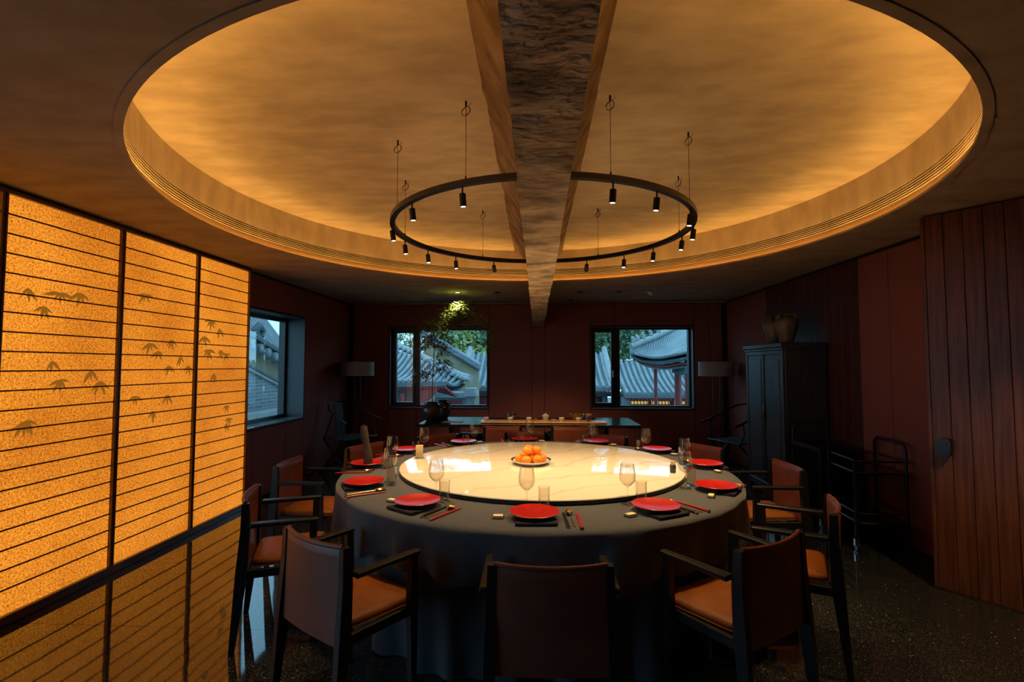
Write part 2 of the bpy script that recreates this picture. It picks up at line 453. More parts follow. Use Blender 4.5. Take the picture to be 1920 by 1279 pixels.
def back_window(n, x0, x1, c0, c1, m1):
    w = sempty('window_%d' % n, ((x0+x1)/2, 8.15, .79))
    def loc(o): o.location = (-w.location.x, -w.location.y, -w.location.z); return o
    z0, z1 = .79, 2.13
    e = 0
    n0 = len(w.children)
    lining(w, x0, x1, z0, z1, 8.137, 8.47, 'y')
    obj('window_frame', frame4(MB(), x0+.012, x1-.012, z0+.016, z1-.012, .030, 8.27, 8.34, 'y'), M['alu'], w, bevel=.003)
    obj('window_mullion', MB().box(c1+.045, m1, 8.27, 8.34, z0+.046, z1-.042), M['alu'], w, bevel=.003)
    sash = obj('casement_sash', frame4(MB(), x0+.043, c1+.044, z0+.047, z1-.043, .045, 8.255, 8.325, 'y'), M['alu'], w, bevel=.003)
    obj('casement_handle', MB().box(c1+.012, c1+.032, 8.235, 8.255, 1.38, 1.42).tube([(c1+.022, 8.238, 1.40), (c1+.022, 8.222, 1.40), (c1+.022, 8.218, 1.30)], .008, 8), M['steel'], w)
    obj('pane', MB().box(x0+.088, c1-.001, 8.30, 8.306, z0+.092, z1-.088), M['pane'], w)
    obj('pane', MB().box(m1, x1-.042, 8.30, 8.306, z0+.046, z1-.042), M['pane'], w)
    for c in w.children: c.location = (-w.location.x, -w.location.y, -w.location.z)
    return w
back_window(1, -2.46, -.80, -2.375, -2.09, -1.975)
back_window(2, .875, 2.53, .961, 1.225, 1.365)
M['jamb'] = mat('outer_brick_jamb', (.070,.060,.064), (.115,.10,.10), rough=.9, sc=(1,1,1), ns=34, detail=2, bump=.4)
def left_window(n, y0, y1, z0=.79, z1=2.13, split=None):
    w = sempty('window_%d' % n, (XL, (y0+y1)/2, z0))
    lining(w, y0, y1, z0, z1, XL-.23, XL+.012, 'x')
    for ya in (y0, y1-.012): obj('brick_jamb', MB().box(XL-.335, XL-.291, ya-.01, ya+.022, z0, z1), M['jamb'], w)
    obj('window_frame', frame4(MB(), y0+.012, y1-.012, z0+.016, z1-.012, .045, XL-.29, XL-.23, 'x'), M['alu'], w, bevel=.003)
    if split:
        obj('window_mullion', MB().box(XL-.29, XL-.23, split-.03, split+.03, z0+.061, z1-.057), M['alu'], w, bevel=.003)
        obj('pane', MB().box(XL-.263, XL-.257, y0+.057, split-.03, z0+.061, z1-.057), M['pane'], w)
        obj('pane', MB().box(XL-.263, XL-.257, split+.03, y1-.057, z0+.061, z1-.057), M['pane'], w)
    else:
        obj('pane', MB().box(XL-.263, XL-.257, y0+.057, y1-.057, z0+.061, z1-.057), M['pane'], w)
    for c in w.children: c.location = (-w.location.x, -w.location.y, -w.location.z)
left_window(3, 4.95, 6.52)
left_window(4, -.60, 1.75, .10, 2.40, .58)

# ------------------------------------------------------------------ ceiling with round recess
n = 144
ring = [(CX + RC*math.cos(2*PI*k/n), CY + RC*math.sin(2*PI*k/n)) for k in range(n)]
def rect_hit(k):
    a = 2*PI*k/n; dx, dy = math.cos(a), math.sin(a); t = 1e9
    for lim, d, c in ((XL-T, dx, CX), (XO+.1, dx, CX), (YF-.2, dy, CY), (YB+T, dy, CY)):
        if abs(d) > 1e-6:
            q = (lim - c)/d
            if q > 0: t = min(t, q)
    return (CX + dx*t, CY + dy*t)
outer = [rect_hit(k) for k in range(n)]
# pull the nearest boundary points into the corners
for cx_, cy_ in ((XL-T, YF-.2), (XO+.1, YF-.2), (XO+.1, YB+T), (XL-T, YB+T)):
    k = min(range(n), key=lambda i: (outer[i][0]-cx_)**2 + (outer[i][1]-cy_)**2); outer[k] = (cx_, cy_)
b = MB()
b.grid([[(x, y, ZC) for x, y in outer], [(x, y, ZC) for x, y in ring]], closed_u=True)
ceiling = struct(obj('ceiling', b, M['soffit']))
def cyl_ring(r0, r1, z0, z1, n=144):
    return MB().lathe([(r0, z0), (r1, z0), (r1, z1), (r0, z1)], n, (CX, CY, 0), closed=True)
M['dimmed_band'] = mat('dimmed_wall_band', (.17,.105,.055), rough=.6)  # foot of the recess wall, coloured darker to tone down the LED light
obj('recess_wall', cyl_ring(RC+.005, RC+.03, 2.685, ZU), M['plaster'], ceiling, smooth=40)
obj('recess_wall', cyl_ring(RC+.0065, RC+.03, ZC+.003, 2.600), M['dimmed_band'], ceiling, smooth=40)
obj('vent_slot', cyl_ring(RC+.055, RC+.07, 2.590, 2.70), M['backing'], ceiling, smooth=40)
obj('vent_slot', cyl_ring(RC+.029, RC+.07, 2.690, 2.70), M['backing'], ceiling, smooth=40)
obj('vent_slot', cyl_ring(RC+.029, RC+.07, 2.588, 2.597), M['backing'], ceiling, smooth=40)
struct(obj('ceiling_slab', MB().box(XL-T, XO+.1, YF-.2, YB+T, 2.97, 3.15), M['backing']))
for k in range(5):
    z = 2.603 + k*.0165
    obj('vent_blade', MB().lathe([(RC+.004, z), (RC+.014, z+.001), (RC+.014, z+.007), (RC+.004, z+.0065)], n, (CX, CY, 0), closed=True), M['plaster'], ceiling, smooth=40)
obj('recess_lip', cyl_ring(RC-.030, RC+.006, ZC-.004, ZC+.004), M['soffit'], ceiling, smooth=40)
obj('recess_lip', cyl_ring(RC-.030, RC-.026, ZC+.004, ZC+.0125), M['soffit'], ceiling, smooth=40)
M['led'] = emis('amber_led_strip', AMBER, LED_L)
obj('led_strip', MB().lathe([(RC-.020, ZC+.0045), (RC-.011, ZC+.0135), (RC-.010, ZC+.0125), (RC-.019, ZC+.0042)], n, (CX, CY, 0), closed=True), M['led'], ceiling, smooth=40)
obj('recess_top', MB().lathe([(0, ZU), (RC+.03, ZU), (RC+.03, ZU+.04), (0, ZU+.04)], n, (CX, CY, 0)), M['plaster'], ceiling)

# ------------------------------------------------------------------ concrete beam
beam = thing('concrete_beam', 'rough tapering concrete beam running down the middle of the ceiling', 'beam', (.025, 0, 2.15))
def beam_strip(p0, p1, nu, amp, y0, y1, m, name):
    rows = []
    nyb = 260
    for j in range(nyb+1):
        y = y0 + (y1-y0)*j/nyb; row = []
        for i in range(nu+1):
            t = i/nu; x = p0[0]+(p1[0]-p0[0])*t; z = p0[1]+(p1[1]-p0[1])*t
            q = Vector((x*9, y*5, z*9))
            d = noise.noise(q)*.6 + noise.noise(q*3.1)*.35 + noise.noise(q*7)*.2
            e = 1.0 if 0 < i < nu else .9
            step = .008*round(noise.noise(Vector((3.3, y*.9, 0)))*2)
            row.append((x + d*amp*e*.5 + step*(1 if p0[0] != p1[0] else .3)*.5, y, z + d*amp*e - (step if p0[1] == p1[1] else 0)))
        rows.append(row)
    return obj(name, MB().grid(rows), m, beam, smooth=60)
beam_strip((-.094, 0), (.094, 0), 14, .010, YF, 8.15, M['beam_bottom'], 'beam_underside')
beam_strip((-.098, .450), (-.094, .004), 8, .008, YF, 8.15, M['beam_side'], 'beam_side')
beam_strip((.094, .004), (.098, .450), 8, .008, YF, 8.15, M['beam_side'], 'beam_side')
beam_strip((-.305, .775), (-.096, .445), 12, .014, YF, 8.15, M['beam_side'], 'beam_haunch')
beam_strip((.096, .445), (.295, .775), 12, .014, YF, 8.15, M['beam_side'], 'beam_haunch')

# ------------------------------------------------------------------ door: full-height plank leaf standing open
dx, dy = .600, -.800
door = sempty('door_1', (2.675, 3.52, 0), math.atan2(dy, dx))
nd = 10; dw = .100
plank = mesh('door_plank', MB().box(.0012, dw-.0012, 0, .045, .012, 2.515), M['wood_door'], bevel=.0025)
obj('door_edge', MB().box(-.022, 0, -.002, .047, .012, 2.515), M['wood_door'], door, bevel=.003)
for k in range(nd): link('door_plank', plank, door, (k*dw, 0, 0))
obj('door_core', MB().box(0, nd*dw, .008, .037, .011, 2.51), M['backing'], door)
obj('threshold_strip', MB().box(-.02, nd*dw, -.012, .0, .001, .012), M['gold_dim'], door)
def rrect(w, h, r, seg=5):
    p = []
    for cx_, cz_, a0 in ((w/2-r, h/2-r, 0), (-w/2+r, h/2-r, PI/2), (-w/2+r, -h/2+r, PI), (w/2-r, -h/2+r, 1.5*PI)):
        for k in range(seg+1):
            a = a0 + PI/2*k/seg; p.append((cx_+r*math.cos(a), cz_+r*math.sin(a)))
    return p
rr = rrect(.078, .112, .024)
hb = MB().poly([(x, 0, z) for x, z in rr], (0, -.055, 0))
hd = obj('door_handle', hb, M['black_metal'], door, smooth=40, loc=(.065, -.001, .955))
rr2 = rrect(.050, .080, .018)
rr1 = rrect(.088, .128, .026)
obj('handle_face', MB().poly([(x, -.0551, z) for x, z in rr2], (0, -.004, 0)), M['black_metal'], hd, smooth=40)

# ------------------------------------------------------------------ small ceiling fittings
def downlight(x, y, lit, label):
    t = thing('downlight', label, 'downlight', (x, y, ZC), 0, 'ceiling downlights')
    obj('trim_ring', MB().lathe([(.034, -.001), (.046, -.001), (.046, -.006), (.038, -.008), (.034, -.006)], 24, closed=True), M['black_metal'] if not lit else M['black_metal'], t, smooth=40)
    obj('lens', MB().lathe([(0, -.0025), (.034, -.0025), (.034, -.001), (0, -.001)], 20), M['lens_on'] if lit else M['backing'], t)
    return t
M['lens_on'] = emis('lit_lens', (1, .9, .6), 12)
downlight(-1.121, 6.914, True, 'lit ceiling downlight above the bamboo')
downlight(-.556, 6.94, False, 'unlit ceiling downlight just left of the beam')
downlight(.601, 6.95, False, 'unlit ceiling downlight just right of the beam')
downlight(1.147, 6.97, False, 'unlit ceiling downlight beside the smoke detector')
downlight(.531, 7.79, False, 'unlit ceiling downlight close to the back wall')
sd = thing('smoke_detector', 'round white smoke detector on the ceiling', 'smoke detector', (1.608, 7.05, ZC))
obj('base', MB().lathe([(.055, -.001), (.055, -.014), (.050, -.018), (0, -.018)], 24), M['white'], sd, smooth=40)
obj('sensor', MB().lathe([(.040, -.019), (.036, -.040), (.022, -.048), (0, -.048)], 24), M['white'], sd, smooth=40)
def spot(name, loc, target, watts, col, cone, blend=.6, size=.03):
    l = bpy.data.lights.new(name, 'SPOT'); l.energy = watts; l.color = col; l.spot_size = math.radians(cone); l.spot_blend = blend; l.shadow_soft_size = size
    o = bpy.data.objects.new(name, l); COL.objects.link(o); o.location = loc
    d = Vector(target) - Vector(loc); o.rotation_euler = d.to_track_quat('-Z', 'Y').to_euler()
    return o
spot('downlight_beam', (-1.121, 6.914, ZC-.012), (-1.10, 6.88, 0), PLANT_W, (1, .84, .30), 80, .8)
# a further downlight over the doorway, just out of frame
downlight(2.52, 2.2, True, 'lit ceiling downlight in front of the plank door')
spot('downlight_beam', (2.52, 2.2, ZC-.012), (2.45, 2.85, 0), DOOR_W, (1, .74, .40), 70, .8)

# ================================================================== BACKLIT SCREEN
SX = -3.07
scr = thing('paper_screen', 'tall amber backlit paper screen along the left wall', 'screen', (SX, 3.9, 0))
SO = (-SX, -3.9, 0)
edges = [1.84, 2.655, 3.475, 4.295, 5.105]
zb, zt = .055, 2.49
obj('bottom_rail', MB().box(SX-.05, SX+.025, 1.84, 5.115, .0, zb), M['frame_brown'], scr, bevel=.003, loc=SO)
obj('top_rail', MB().box(SX-.05, SX+.025, 1.84, 5.115, zt, zt+.022), M['frame_brown'], scr, bevel=.003, loc=SO)
obj('top_track', MB().box(SX-.04, SX+.012, 1.84, 5.115, zt+.023, ZC-.002), M['backing'], scr, loc=SO)
stile = mesh('stile', MB().box(SX-.05, SX+.022, -.017, -.003, zb, zt), M['frame_brown'], bevel=.003)
stile2 = mesh('stile', MB().box(SX-.05, SX+.022, .003, .017, zb, zt), M['frame_brown'], bevel=.003)
for k, e in enumerate(edges):
    if k > 0: link('stile', stile, scr, (SO[0], SO[1]+e, 0))
    if k < 4: link('stile', stile2, scr, (SO[0], SO[1]+e, 0))
CLUST = [(2.82,1.96),(2.92,1.86),(3.02,1.96),(3.16,1.98),(2.99,1.52),(3.05,1.4),(3.34,1.38),(3.27,1.46),(2.86,1.16),(2.83,1.14),(3.71,2.05),(3.78,1.67),(3.87,1.61),(4.01,1.71),(3.99,1.49),(4.22,1.49),(4.12,1.57),(3.65,1.26),(3.99,1.25),(3.83,1.13),(4.5,1.92),(4.63,1.85),(4.42,1.76),(4.48,1.64),(4.66,1.64),(4.75,1.61),(4.57,1.42),(4.78,1.1),(4.78,.92),(4.82,.97)]
pitch = .1145
rod_w = edges[1]-edges[0]-.036
rod_me = mesh('rod', MB().tube([(0, -rod_w/2, 0), (0, rod_w/2, 0)], .0052, 6), M['rod'])
rl = random.Random(3)
for k in range(4):
    y0, y1 = edges[k]+.018, edges[k+1]-.018
    p = obj('paper_panel', MB().box(SX-.012, SX-.002, y0, y1, zb+.001, zt-.001), M['screen'], scr, loc=SO)
    z = 2.375
    while z > zb+.05:
        link('rod', rod_me, p, (SX+.002, (y0+y1)/2, z)); z -= pitch
    for cy_, cz_ in CLUST:
        if y0 < cy_ < y1:
            b = MB(); nl = rl.randint(3, 5)
            for q in range(nl):
                a = -PI/2 + (q-(nl-1)/2)*.62 + rl.uniform(-.15,.15)
                ln = rl.uniform(.065,.115); w = ln*.12
                c, s_ = math.cos(a), math.sin(a)
                pts = []
                for t, ww in ((0,.15),(.25,.9),(.5,1),(.8,.5),(1,0)):
                    pts.append((t*ln, ww*w))
                out = [(x, yy) for x, yy in pts] + [(x, -yy) for x, yy in pts[-2::-1]]
                P3 = [(SX-.0015, max(y0+.002, min(y1-.002, cy_ + c*x - s_*yy)), cz_ + s_*x + c*yy) for x, yy in out]
                b.poly(P3, (.0008, 0, 0))
            obj('pressed_leaf', b, M['leafprint'], p)

# ================================================================== DINING TABLE
TX, TY, TR = -.005, 3.60, 1.36
tbl = thing('dining_table', 'large round dining table hidden under charcoal cloths', 'table', (TX, TY, 0))
obj('tabletop', MB().lathe([(0,.700),(1.315,.700),(1.33,.712),(1.33,.735),(1.315,.743),(0,.743)], 96), M['black_wood'], tbl, smooth=40)
obj('pedestal', MB().lathe([(.62,0),(.62,.06),(.45,.10),(.40,.60),(.60,.698)], 40), M['black_wood'], tbl, smooth=40)
def folds(a, ph, ks, amps):
    return math.tanh(sum(m*math.sin(k*a+p) for k, p, m in zip(ks, ph, amps)))
rf = random.Random(11)
ks = [11, 17, 23, 31, 40]; ph = [rf.uniform(0, 6.28) for _ in ks]; am = [.5, .8, .9, .45, .25]
na = 384
def ang(k): return 2*PI*k/na
rows = [[(TX+.001*math.cos(ang(k)), TY+.001*math.sin(ang(k)), .752) for k in range(na)]]
for r, z in ((.9,.752),(1.30,.752),(1.335,.7505),(1.352,.744),(1.360,.732)):
    rows.append([(TX+r*math.cos(ang(k)), TY+r*math.sin(ang(k)), z) for k in range(na)])
NH = 14
for i in range(1, NH+1):
    t = i/NH; row = []
    for k in range(na):
        a = ang(k); f = folds(a, ph, ks, am)
        hang = .235 + .022*math.sin(4*a+.6) + .016*f
        r = TR - .004*t + .038*f*t**.9
        row.append((TX+r*math.cos(a), TY+r*math.sin(a), .732 - hang*t))
    rows.append(row)
tc = tag(obj('tablecloth', MB().grid(rows, closed_u=True), M['cloth'], smooth=70), 'charcoal round tablecloth draped over the dining table', 'tablecloth')
ks2 = [13, 22, 31, 41]; ph2 = [rf.uniform(0, 6.28) for _ in ks2]; am2 = [.5, 1., .8, .35]
rows = []
for i in range(21):
    t = i/20; row = []
    for k in range(na):
        a = ang(k); f = folds(a, ph2, ks2, am2)
        r = 1.315 - .02*t + .050*f*t**.5*(.35+.65*t) - .030
        row.append((TX+r*math.cos(a), TY+r*math.sin(a), .698 - (.698-.006)*t + (.004*f if i == 20 else 0)))
    rows.append(row)
tag(obj('table_skirt', MB().grid(rows, closed_u=True), M['cloth'], smooth=70), 'long charcoal table skirt falling in folds to the floor', 'table skirt')

TTX, TTY = .02, 3.645
tt = thing('lazy_susan', 'large cream marble turntable in the middle of the table', 'turntable', (TTX, TTY, .7535))
obj('rim', MB().lathe([(0,0),(.975,0),(1.0,.006),(1.0,.020),(.99,.022),(0,.022)], 128), M['black_metal'], tt, smooth=40)
obj('marble_top', MB().lathe([(0,.0225),(.997,.0225),(1.0,.025),(.998,.030),(.99,.0315),(0,.0315)], 128), M['marble'], tt, smooth=40)
ZTT = .7535+.0320

# ------------------------------------------------------------------ leather armchairs
def make_chair():
    t = thing('dining_chair', '', 'chair', group='leather armchairs around the round table')
    for s in (-1, 1):
        b = MB()
        secs = [((s*.232,-.262),0,.024,.026), ((s*.226,-.225),.40,.034,.056), ((s*.220,-.212),.62,.032,.046), ((s*.216,-.214),.762,.028,.036)]
        for (a, z0, w0, d0), (c, z1, w1, d1) in zip(secs, secs[1:]):
            b.hexa([(a[0]-w0/2,a[1]-d0/2,z0),(a[0]+w0/2,a[1]-d0/2,z0),(a[0]+w0/2,a[1]+d0/2,z0),(a[0]-w0/2,a[1]+d0/2,z0)],
                   [(c[0]-w1/2,c[1]-d1/2,z1),(c[0]+w1/2,c[1]-d1/2,z1),(c[0]+w1/2,c[1]+d1/2,z1),(c[0]-w1/2,c[1]+d1/2,z1)])
        obj('rear_leg', b, M['black_wood'], t)
        b = MB()
        secs = [((s*.236,.130),0,.024,.026), ((s*.236,.122),.40,.034,.042), ((s*.240,.122),.640,.030,.036)]
        for (a, z0, w0, d0), (c, z1, w1, d1) in zip(secs, secs[1:]):
            b.hexa([(a[0]-w0/2,a[1]-d0/2,z0),(a[0]+w0/2,a[1]-d0/2,z0),(a[0]+w0/2,a[1]+d0/2,z0),(a[0]-w0/2,a[1]+d0/2,z0)],
                   [(c[0]-w1/2,c[1]-d1/2,z1),(c[0]+w1/2,c[1]-d1/2,z1),(c[0]+w1/2,c[1]+d1/2,z1),(c[0]-w1/2,c[1]+d1/2,z1)])
        obj('front_leg', b, M['black_wood'], t)
        obj('armrest', MB().bar((s*.240,-.188,.652), (s*.246,.150,.652), .050, .024, .036, .022), M['black_wood'], t, bevel=.005)
        obj('side_rail', MB().bar((s*.214,-.20,.392), (s*.219,.115,.392), .022, .044), M['black_wood'], t, bevel=.003)
    obj('cross_rail', MB().bar((-.20,-.195,.392), (.20,-.195,.392), .022, .044), M['black_wood'], t, bevel=.003)
    obj('cross_rail', MB().bar((-.21,.122,.392), (.21,.122,.392), .022, .044), M['black_wood'], t, bevel=.003)
    # seat: padded leather, rounded corners and front edge
    def seat_outline(grow, n=9):
        pts = []
        hw0, hw1, y0, y1, r = .196, .212, -.185, .196, .045
        for cx_, cy_, a0 in ((hw1-r, y1-r, 0), (-hw1+r, y1-r, PI/2), (-hw0+r, y0+r, PI), (hw0-r, y0+r, 1.5*PI)):
            for k in range(n):
                a = a0 + PI/2*k/(n-1); pts.append((cx_+(r+grow)*math.cos(a), cy_+(r+grow)*math.sin(a)))
        return pts
    rows = [[(x*0, .02, .414) for x, y in seat_outline(0)]]
    for g, z in ((-.012,.414),(0,.420),(.003,.432),(.001,.444),(-.012,.453),(-.05,.458)):
        rows.append([(x, y, z - max(0, (y-.12))*.10) for x, y in seat_outline(g)])
    rows.append([(0, .02, .462)]*len(rows[0]))
    seat = obj('seat', MB().grid(rows, closed_u=True), M['leather'], t, smooth=50)
    so = seat_outline(.0055)
    obj('seat_piping', MB().tube([(x, y, .4235 - max(0, (y-.12))*.10) for x, y in so], .0035, 5, closed=True), M['leather'], seat, smooth=60)
    # sling back
    rows = []; nu, nv = 16, 10
    def back_pt(u, v, off):
        x = (u-.5)*2; bul = .032*(1-x*x)*(.2+.8*v)
        hw = .206 + .003*(1-v)
        z = .375 + .380*v
        return (x*hw, -.214 - bul - .010*(1-v) + off, z - .004*(1-x*x))
    outline = [(v/nv, -.011) for v in range(nv+1)] + [(1.018, -.004), (1.018, .004)] + [(v/nv, .011) for v in range(nv, -1, -1)]
    for v, o_ in outline:
        rows.append([back_pt(u/nu, v, o_) for u in range(nu+1)])
    back = obj('backrest', MB().grid(rows + [rows[0]]), M['leather_back'], t, smooth=60)
    obj('back_piping', MB().tube([back_pt(u/nu, 1.02, -.004) for u in range(nu+1)], .010, 8), M['leather_back'], back, smooth=60)
    obj('stitching', MB().tube([back_pt(u/nu, .915, -.0115) for u in range(1, nu)], .0012, 4), M['leather'], back)
    return t
chair0 = make_chair()
PLACE = {-90:'at the place nearest the camera', -120:'one place left of the nearest place', -150:'two places left of the nearest place', 180:'at the leftmost place',
         150:'one place behind the leftmost place', 120:'one place left of the farthest place', 90:'at the farthest place', 60:'one place right of the farthest place',
         30:'one place behind the rightmost place', 0:'at the rightmost place', -30:'two places right of the nearest place', -60:'one place right of the nearest place'}
CH = [(-90,-88.5,1.800),(-120,-121.2,1.823),(-60,-57.2,1.793),(-150,-151.3,1.853),(180,177,1.90),(-30,-31.6,1.808),(0,4.5,1.85),(150,151.2,1.80),(30,33,1.80),(120,124,1.86),(60,66,1.76),(90,94,1.83)]
TURN = {-120:-3, -60:2, -150:-6, -30:5, 180:4, 0:-3}
first = True
for key, a, r in CH:
    o = chair0 if first else copy_tree(chair0); first = False
    ar = math.radians(a); rr_ = r - .225
    place(o, (.0+rr_*math.cos(ar), 3.65+rr_*math.sin(ar), 0), ar + PI/2 + math.radians(TURN.get(key, 0)), 'brown leather armchair ' + PLACE[key])
for x, lab in ((-.415, 'brown leather chair at the tea table, left of the beam'), (.395, 'brown leather chair at the tea table, right of the beam')):
    o = copy_tree(chair0); place(o, (x, 6.18, 0), 0, lab); o['group'] = 'chairs at the tea table'

# ------------------------------------------------------------------ place settings
def make_setting():
    S = {}
    plate = thing('dinner_plate', '', 'plate', group='red dinner plates')
    obj('dish', MB().lathe([(0,.002),(.055,.002),(.062,0),(.066,.003),(.100,.012),(.119,.018),(.121,.020),(.119,.0215),(.098,.0165),(.064,.0085),(0,.008)], 48), M['red'], plate, smooth=50)
    S['plate'] = (plate, (0, 0, .016), 0)
    nap = thing('napkin', '', 'napkin', group='folded dark napkins')
    b = MB()
    rows = []
    for i in range(9):
        t = i/8; row = []
        for y_, z_ in ((-.055,.0),(-.064,.006),(-.063,.013),(-.052,.0165),(-.02,.012),(.03,.010),(.03,.0)):
            row.append((-.098+.196*t + .002*math.sin(9*y_*20), y_ + .002*math.sin(t*7), z_ + .0012*math.sin(t*11+y_*60)*(z_ > 0)))
        rows.append(row)
    nn = len(rows[0])
    b.grid(rows, closed_u=True); m_ = 9*nn
    b.f.append(tuple(range(nn))); b.f.append(tuple(range(m_-nn, m_))[::-1])
    obj('folded_cloth', b, M['napkin'], nap, smooth=45)
    obj('fold', MB().tube([(-.096,-.060,.009),(0,-.062,.009),(.096,-.060,.009)], .0075, 8), M['napkin'], nap, smooth=60)
    S['nap'] = (nap, (0, -.062, 0), 0)
    wg = thing('wine_glass', '', 'wine glass', group='tall wine glasses')
    outp = [(.033,0),(.036,.0015),(.030,.003),(.008,.006),(.0040,.014),(.0034,.055),(.0038,.082),(.008,.091),(.024,.103),(.038,.120),(.0435,.138),(.0425,.160),(.038,.190),(.0345,.214)]
    inn = [(.0337,.214),(.0372,.190),(.0417,.160),(.0427,.138),(.0372,.1208),(.023,.1045),(.006,.094),(0,.0925)]
    obj('bowl', MB().lathe([(0,0)]+outp[:1]+outp[1:7]+outp[7:]+inn, 32), M['glass'], wg, smooth=60)
    S['wine'] = (wg, (-.035, .165, 0), 0)
    tm = thing('tumbler', '', 'tumbler', group='clear tumblers')
    obj('body', MB().lathe([(0,0),(.026,0),(.0275,.002),(.0305,.112),(.0312,.113),(.0300,.1135),(.0293,.112),(.0262,.014),(.024,.012),(0,.012)], 32), M['glass'], tm, smooth=50)
    S['tumbler'] = (tm, (.045, .150, 0), 0)
    def sticks(kind, m):
        c = thing('chopsticks', '', 'chopsticks', group=kind + ' chopstick pairs')
        for s in (-1, 1):
            st = obj('chopstick', MB().bar((s*.0042,-.115,.0045), (s*.0040,.105,.0045), .0075, .0075, .005, .005), m, c, bevel=.001)
            obj('metal_end', MB().bar((s*.0042,-.128,.0045), (s*.0042,-.1152,.0045), .0078, .0078), M['steel'], st)
        return c
    S['black'] = (sticks('black', M['black_wood']), (.150, -.01, 0), .06)
    S['redst'] = (sticks('red', M['red']), (.212, -.018, 0), .08)
    sp = thing('spoon', '', 'spoon', group='brass spoons')
    rows = []
    for i in range(9):
        t = i/8; y = .045 + .055*t; hw = .0205*math.sin(PI*min(1, max(0, t*.92+.05)))**.6
        rows.append([((u/6-.5)*2*hw, y, .004 + .009*((u/6-.5)*2)**2 + .004*(1-math.sin(PI*t))) for u in range(7)])
    b = MB().grid(rows); rows2 = [[(x, y, z+.0018) for x, y, z in r] for r in rows]; b.grid([r[::-1] for r in rows2])
    obj('spoon_bowl', b, M['gold'], sp, smooth=60)
    obj('spoon_handle', MB().bar((0,-.115,.004), (0,.050,.011), .0085, .003, .0045, .003), M['gold'], sp, bevel=.001)
    S['spoon'] = (sp, (.181, -.005, 0), .05)
    ds = thing('small_dish', '', 'dish', group='small rectangular dishes')
    b = MB(); frame = [(-.031,-.021),(.031,-.021),(.031,.021),(-.031,.021)]
    b.hexa([(x*.85,y*.85,.0) for x,y in frame], [(x,y,.010) for x,y in frame])
    obj('tray', b, M['steel'], ds, bevel=.002)
    obj('folded_towel', MB().box(-.024,.024,-.015,.015,.0102,.0150), M['paper'], ds, bevel=.002)
    S['dish'] = (ds, (-.170, -.012, 0), .04)
    return S
S0 = make_setting()
NM = {'plate':'red dinner plate', 'nap':'folded dark napkin under the plate', 'wine':'tall wine glass', 'tumbler':'clear straight tumbler', 'black':'pair of black chopsticks', 'redst':'pair of red chopsticks', 'spoon':'brass soup spoon', 'dish':'small metal dish with folded towel'}
PL = [(-90,-.015,2.438),(-120,-.629,2.611),(-150,-1.06,3.024),(180,-1.24,3.602),(150,-1.11,4.199),(120,-.69,4.657),(90,-.114,4.785),(60,.529,4.687),(30,.999,4.306),(0,1.195,3.708),(-30,1.004,3.061),(-60,.583,2.623)]
rj = random.Random(5)
for idx, (key, x, y) in enumerate(PL):
    a = math.atan2(y-3.62, x-.0); rz = a + PI/2
    d0 = math.hypot(x-TTX, y-TTY)
    if d0 < 1.205: x, y = TTX+(x-TTX)*1.205/d0, TTY+(y-TTY)*1.205/d0
    # keep the pieces clear of the turntable's rim
    for kk, (src, off, r0) in S0.items():
        o = src if idx == 0 else copy_tree(src)
        jx, jy, jr = rj.uniform(-.008,.008), rj.uniform(-.008,.008), rj.uniform(-.08,.08)
        if kk == 'plate': jx = jy = 0
        ox, oy = off[0]+jx, off[1]+jy
        c, s_ = math.cos(rz), math.sin(rz)
        wx, wy = x + c*ox - s_*oy, y + s_*ox + c*oy
        if kk in ('wine', 'tumbler'):
            d = math.hypot(wx-TTX, wy-TTY); lim = 1.040
            if d < lim: wx, wy = TTX+(wx-TTX)*lim/d, TTY+(wy-TTY)*lim/d
        place(o, (wx, wy, .7527 + off[2]), rz + r0 + jr, NM[kk] + ' ' + PLACE[key])

# rolled dark cloth standing on the leftmost plate
rl_ = thing('rolled_scroll', 'tall dark rolled bark tube standing on the leftmost plate', 'roll', (-1.235, 3.60, .7527+.026))
b = MB(); prof = []
path = [(-.034+.034*(1-t)+.004*math.sin(5*t), 0, .27*t) for t in [i/12 for i in range(13)]]
b.tube(path, [.032+.003*math.sin(9*i/12)-.010*(i/12) for i in range(13)], 14)
obj('roll', b, M['bark'], rl_, smooth=50)
obj('inner_core', MB().tube([(-.034+.004*math.sin(5), 0, .265), (-.035, 0, .276)], .012, 10), M['napkin'], rl_)

# fruit plate
fp = thing('fruit_plate', 'white porcelain plate with painted rim holding mandarins', 'plate', (-.046, 3.60, ZTT))
obj('plate_body', MB().lathe([(0,.001),(.085,.001),(.09,.004),(.13,.020),(.148,.031),(.150,.0335),(.147,.034),(.126,.0245),(.085,.010),(0,.009)], 56), M['white'], fp, smooth=50)
obj('painted_rim', MB().lathe([(.132,.0285),(.145,.0345),(.144,.0352),(.131,.0292)], 56, closed=True), M['paint_blue'], fp, smooth=50)
fr = []
labs = ['rightmost mandarin at the edge of the fruit plate','mandarin at the back right of the fruit plate','mandarin at the back left of the fruit plate','leftmost mandarin at the edge of the fruit plate','mandarin at the front left of the fruit plate','mandarin at the front right of the fruit plate']
for k in range(6):
    a = k*PI/3 + .12; fr.append((.079*math.cos(a), .079*math.sin(a), .0355 + .0012*(k % 2), labs[k]))
fr.append((0, 0, .0365, 'mandarin in the middle of the pile'))
for a, lab in ((-2.2, 'upper mandarin leaning to the front left'), (2.0, 'upper mandarin at the back of the pile'), (-.1, 'upper mandarin on the right of the pile')):
    fr.append((.043*math.cos(a), .043*math.sin(a), .0355, lab))
ro = random.Random(9)
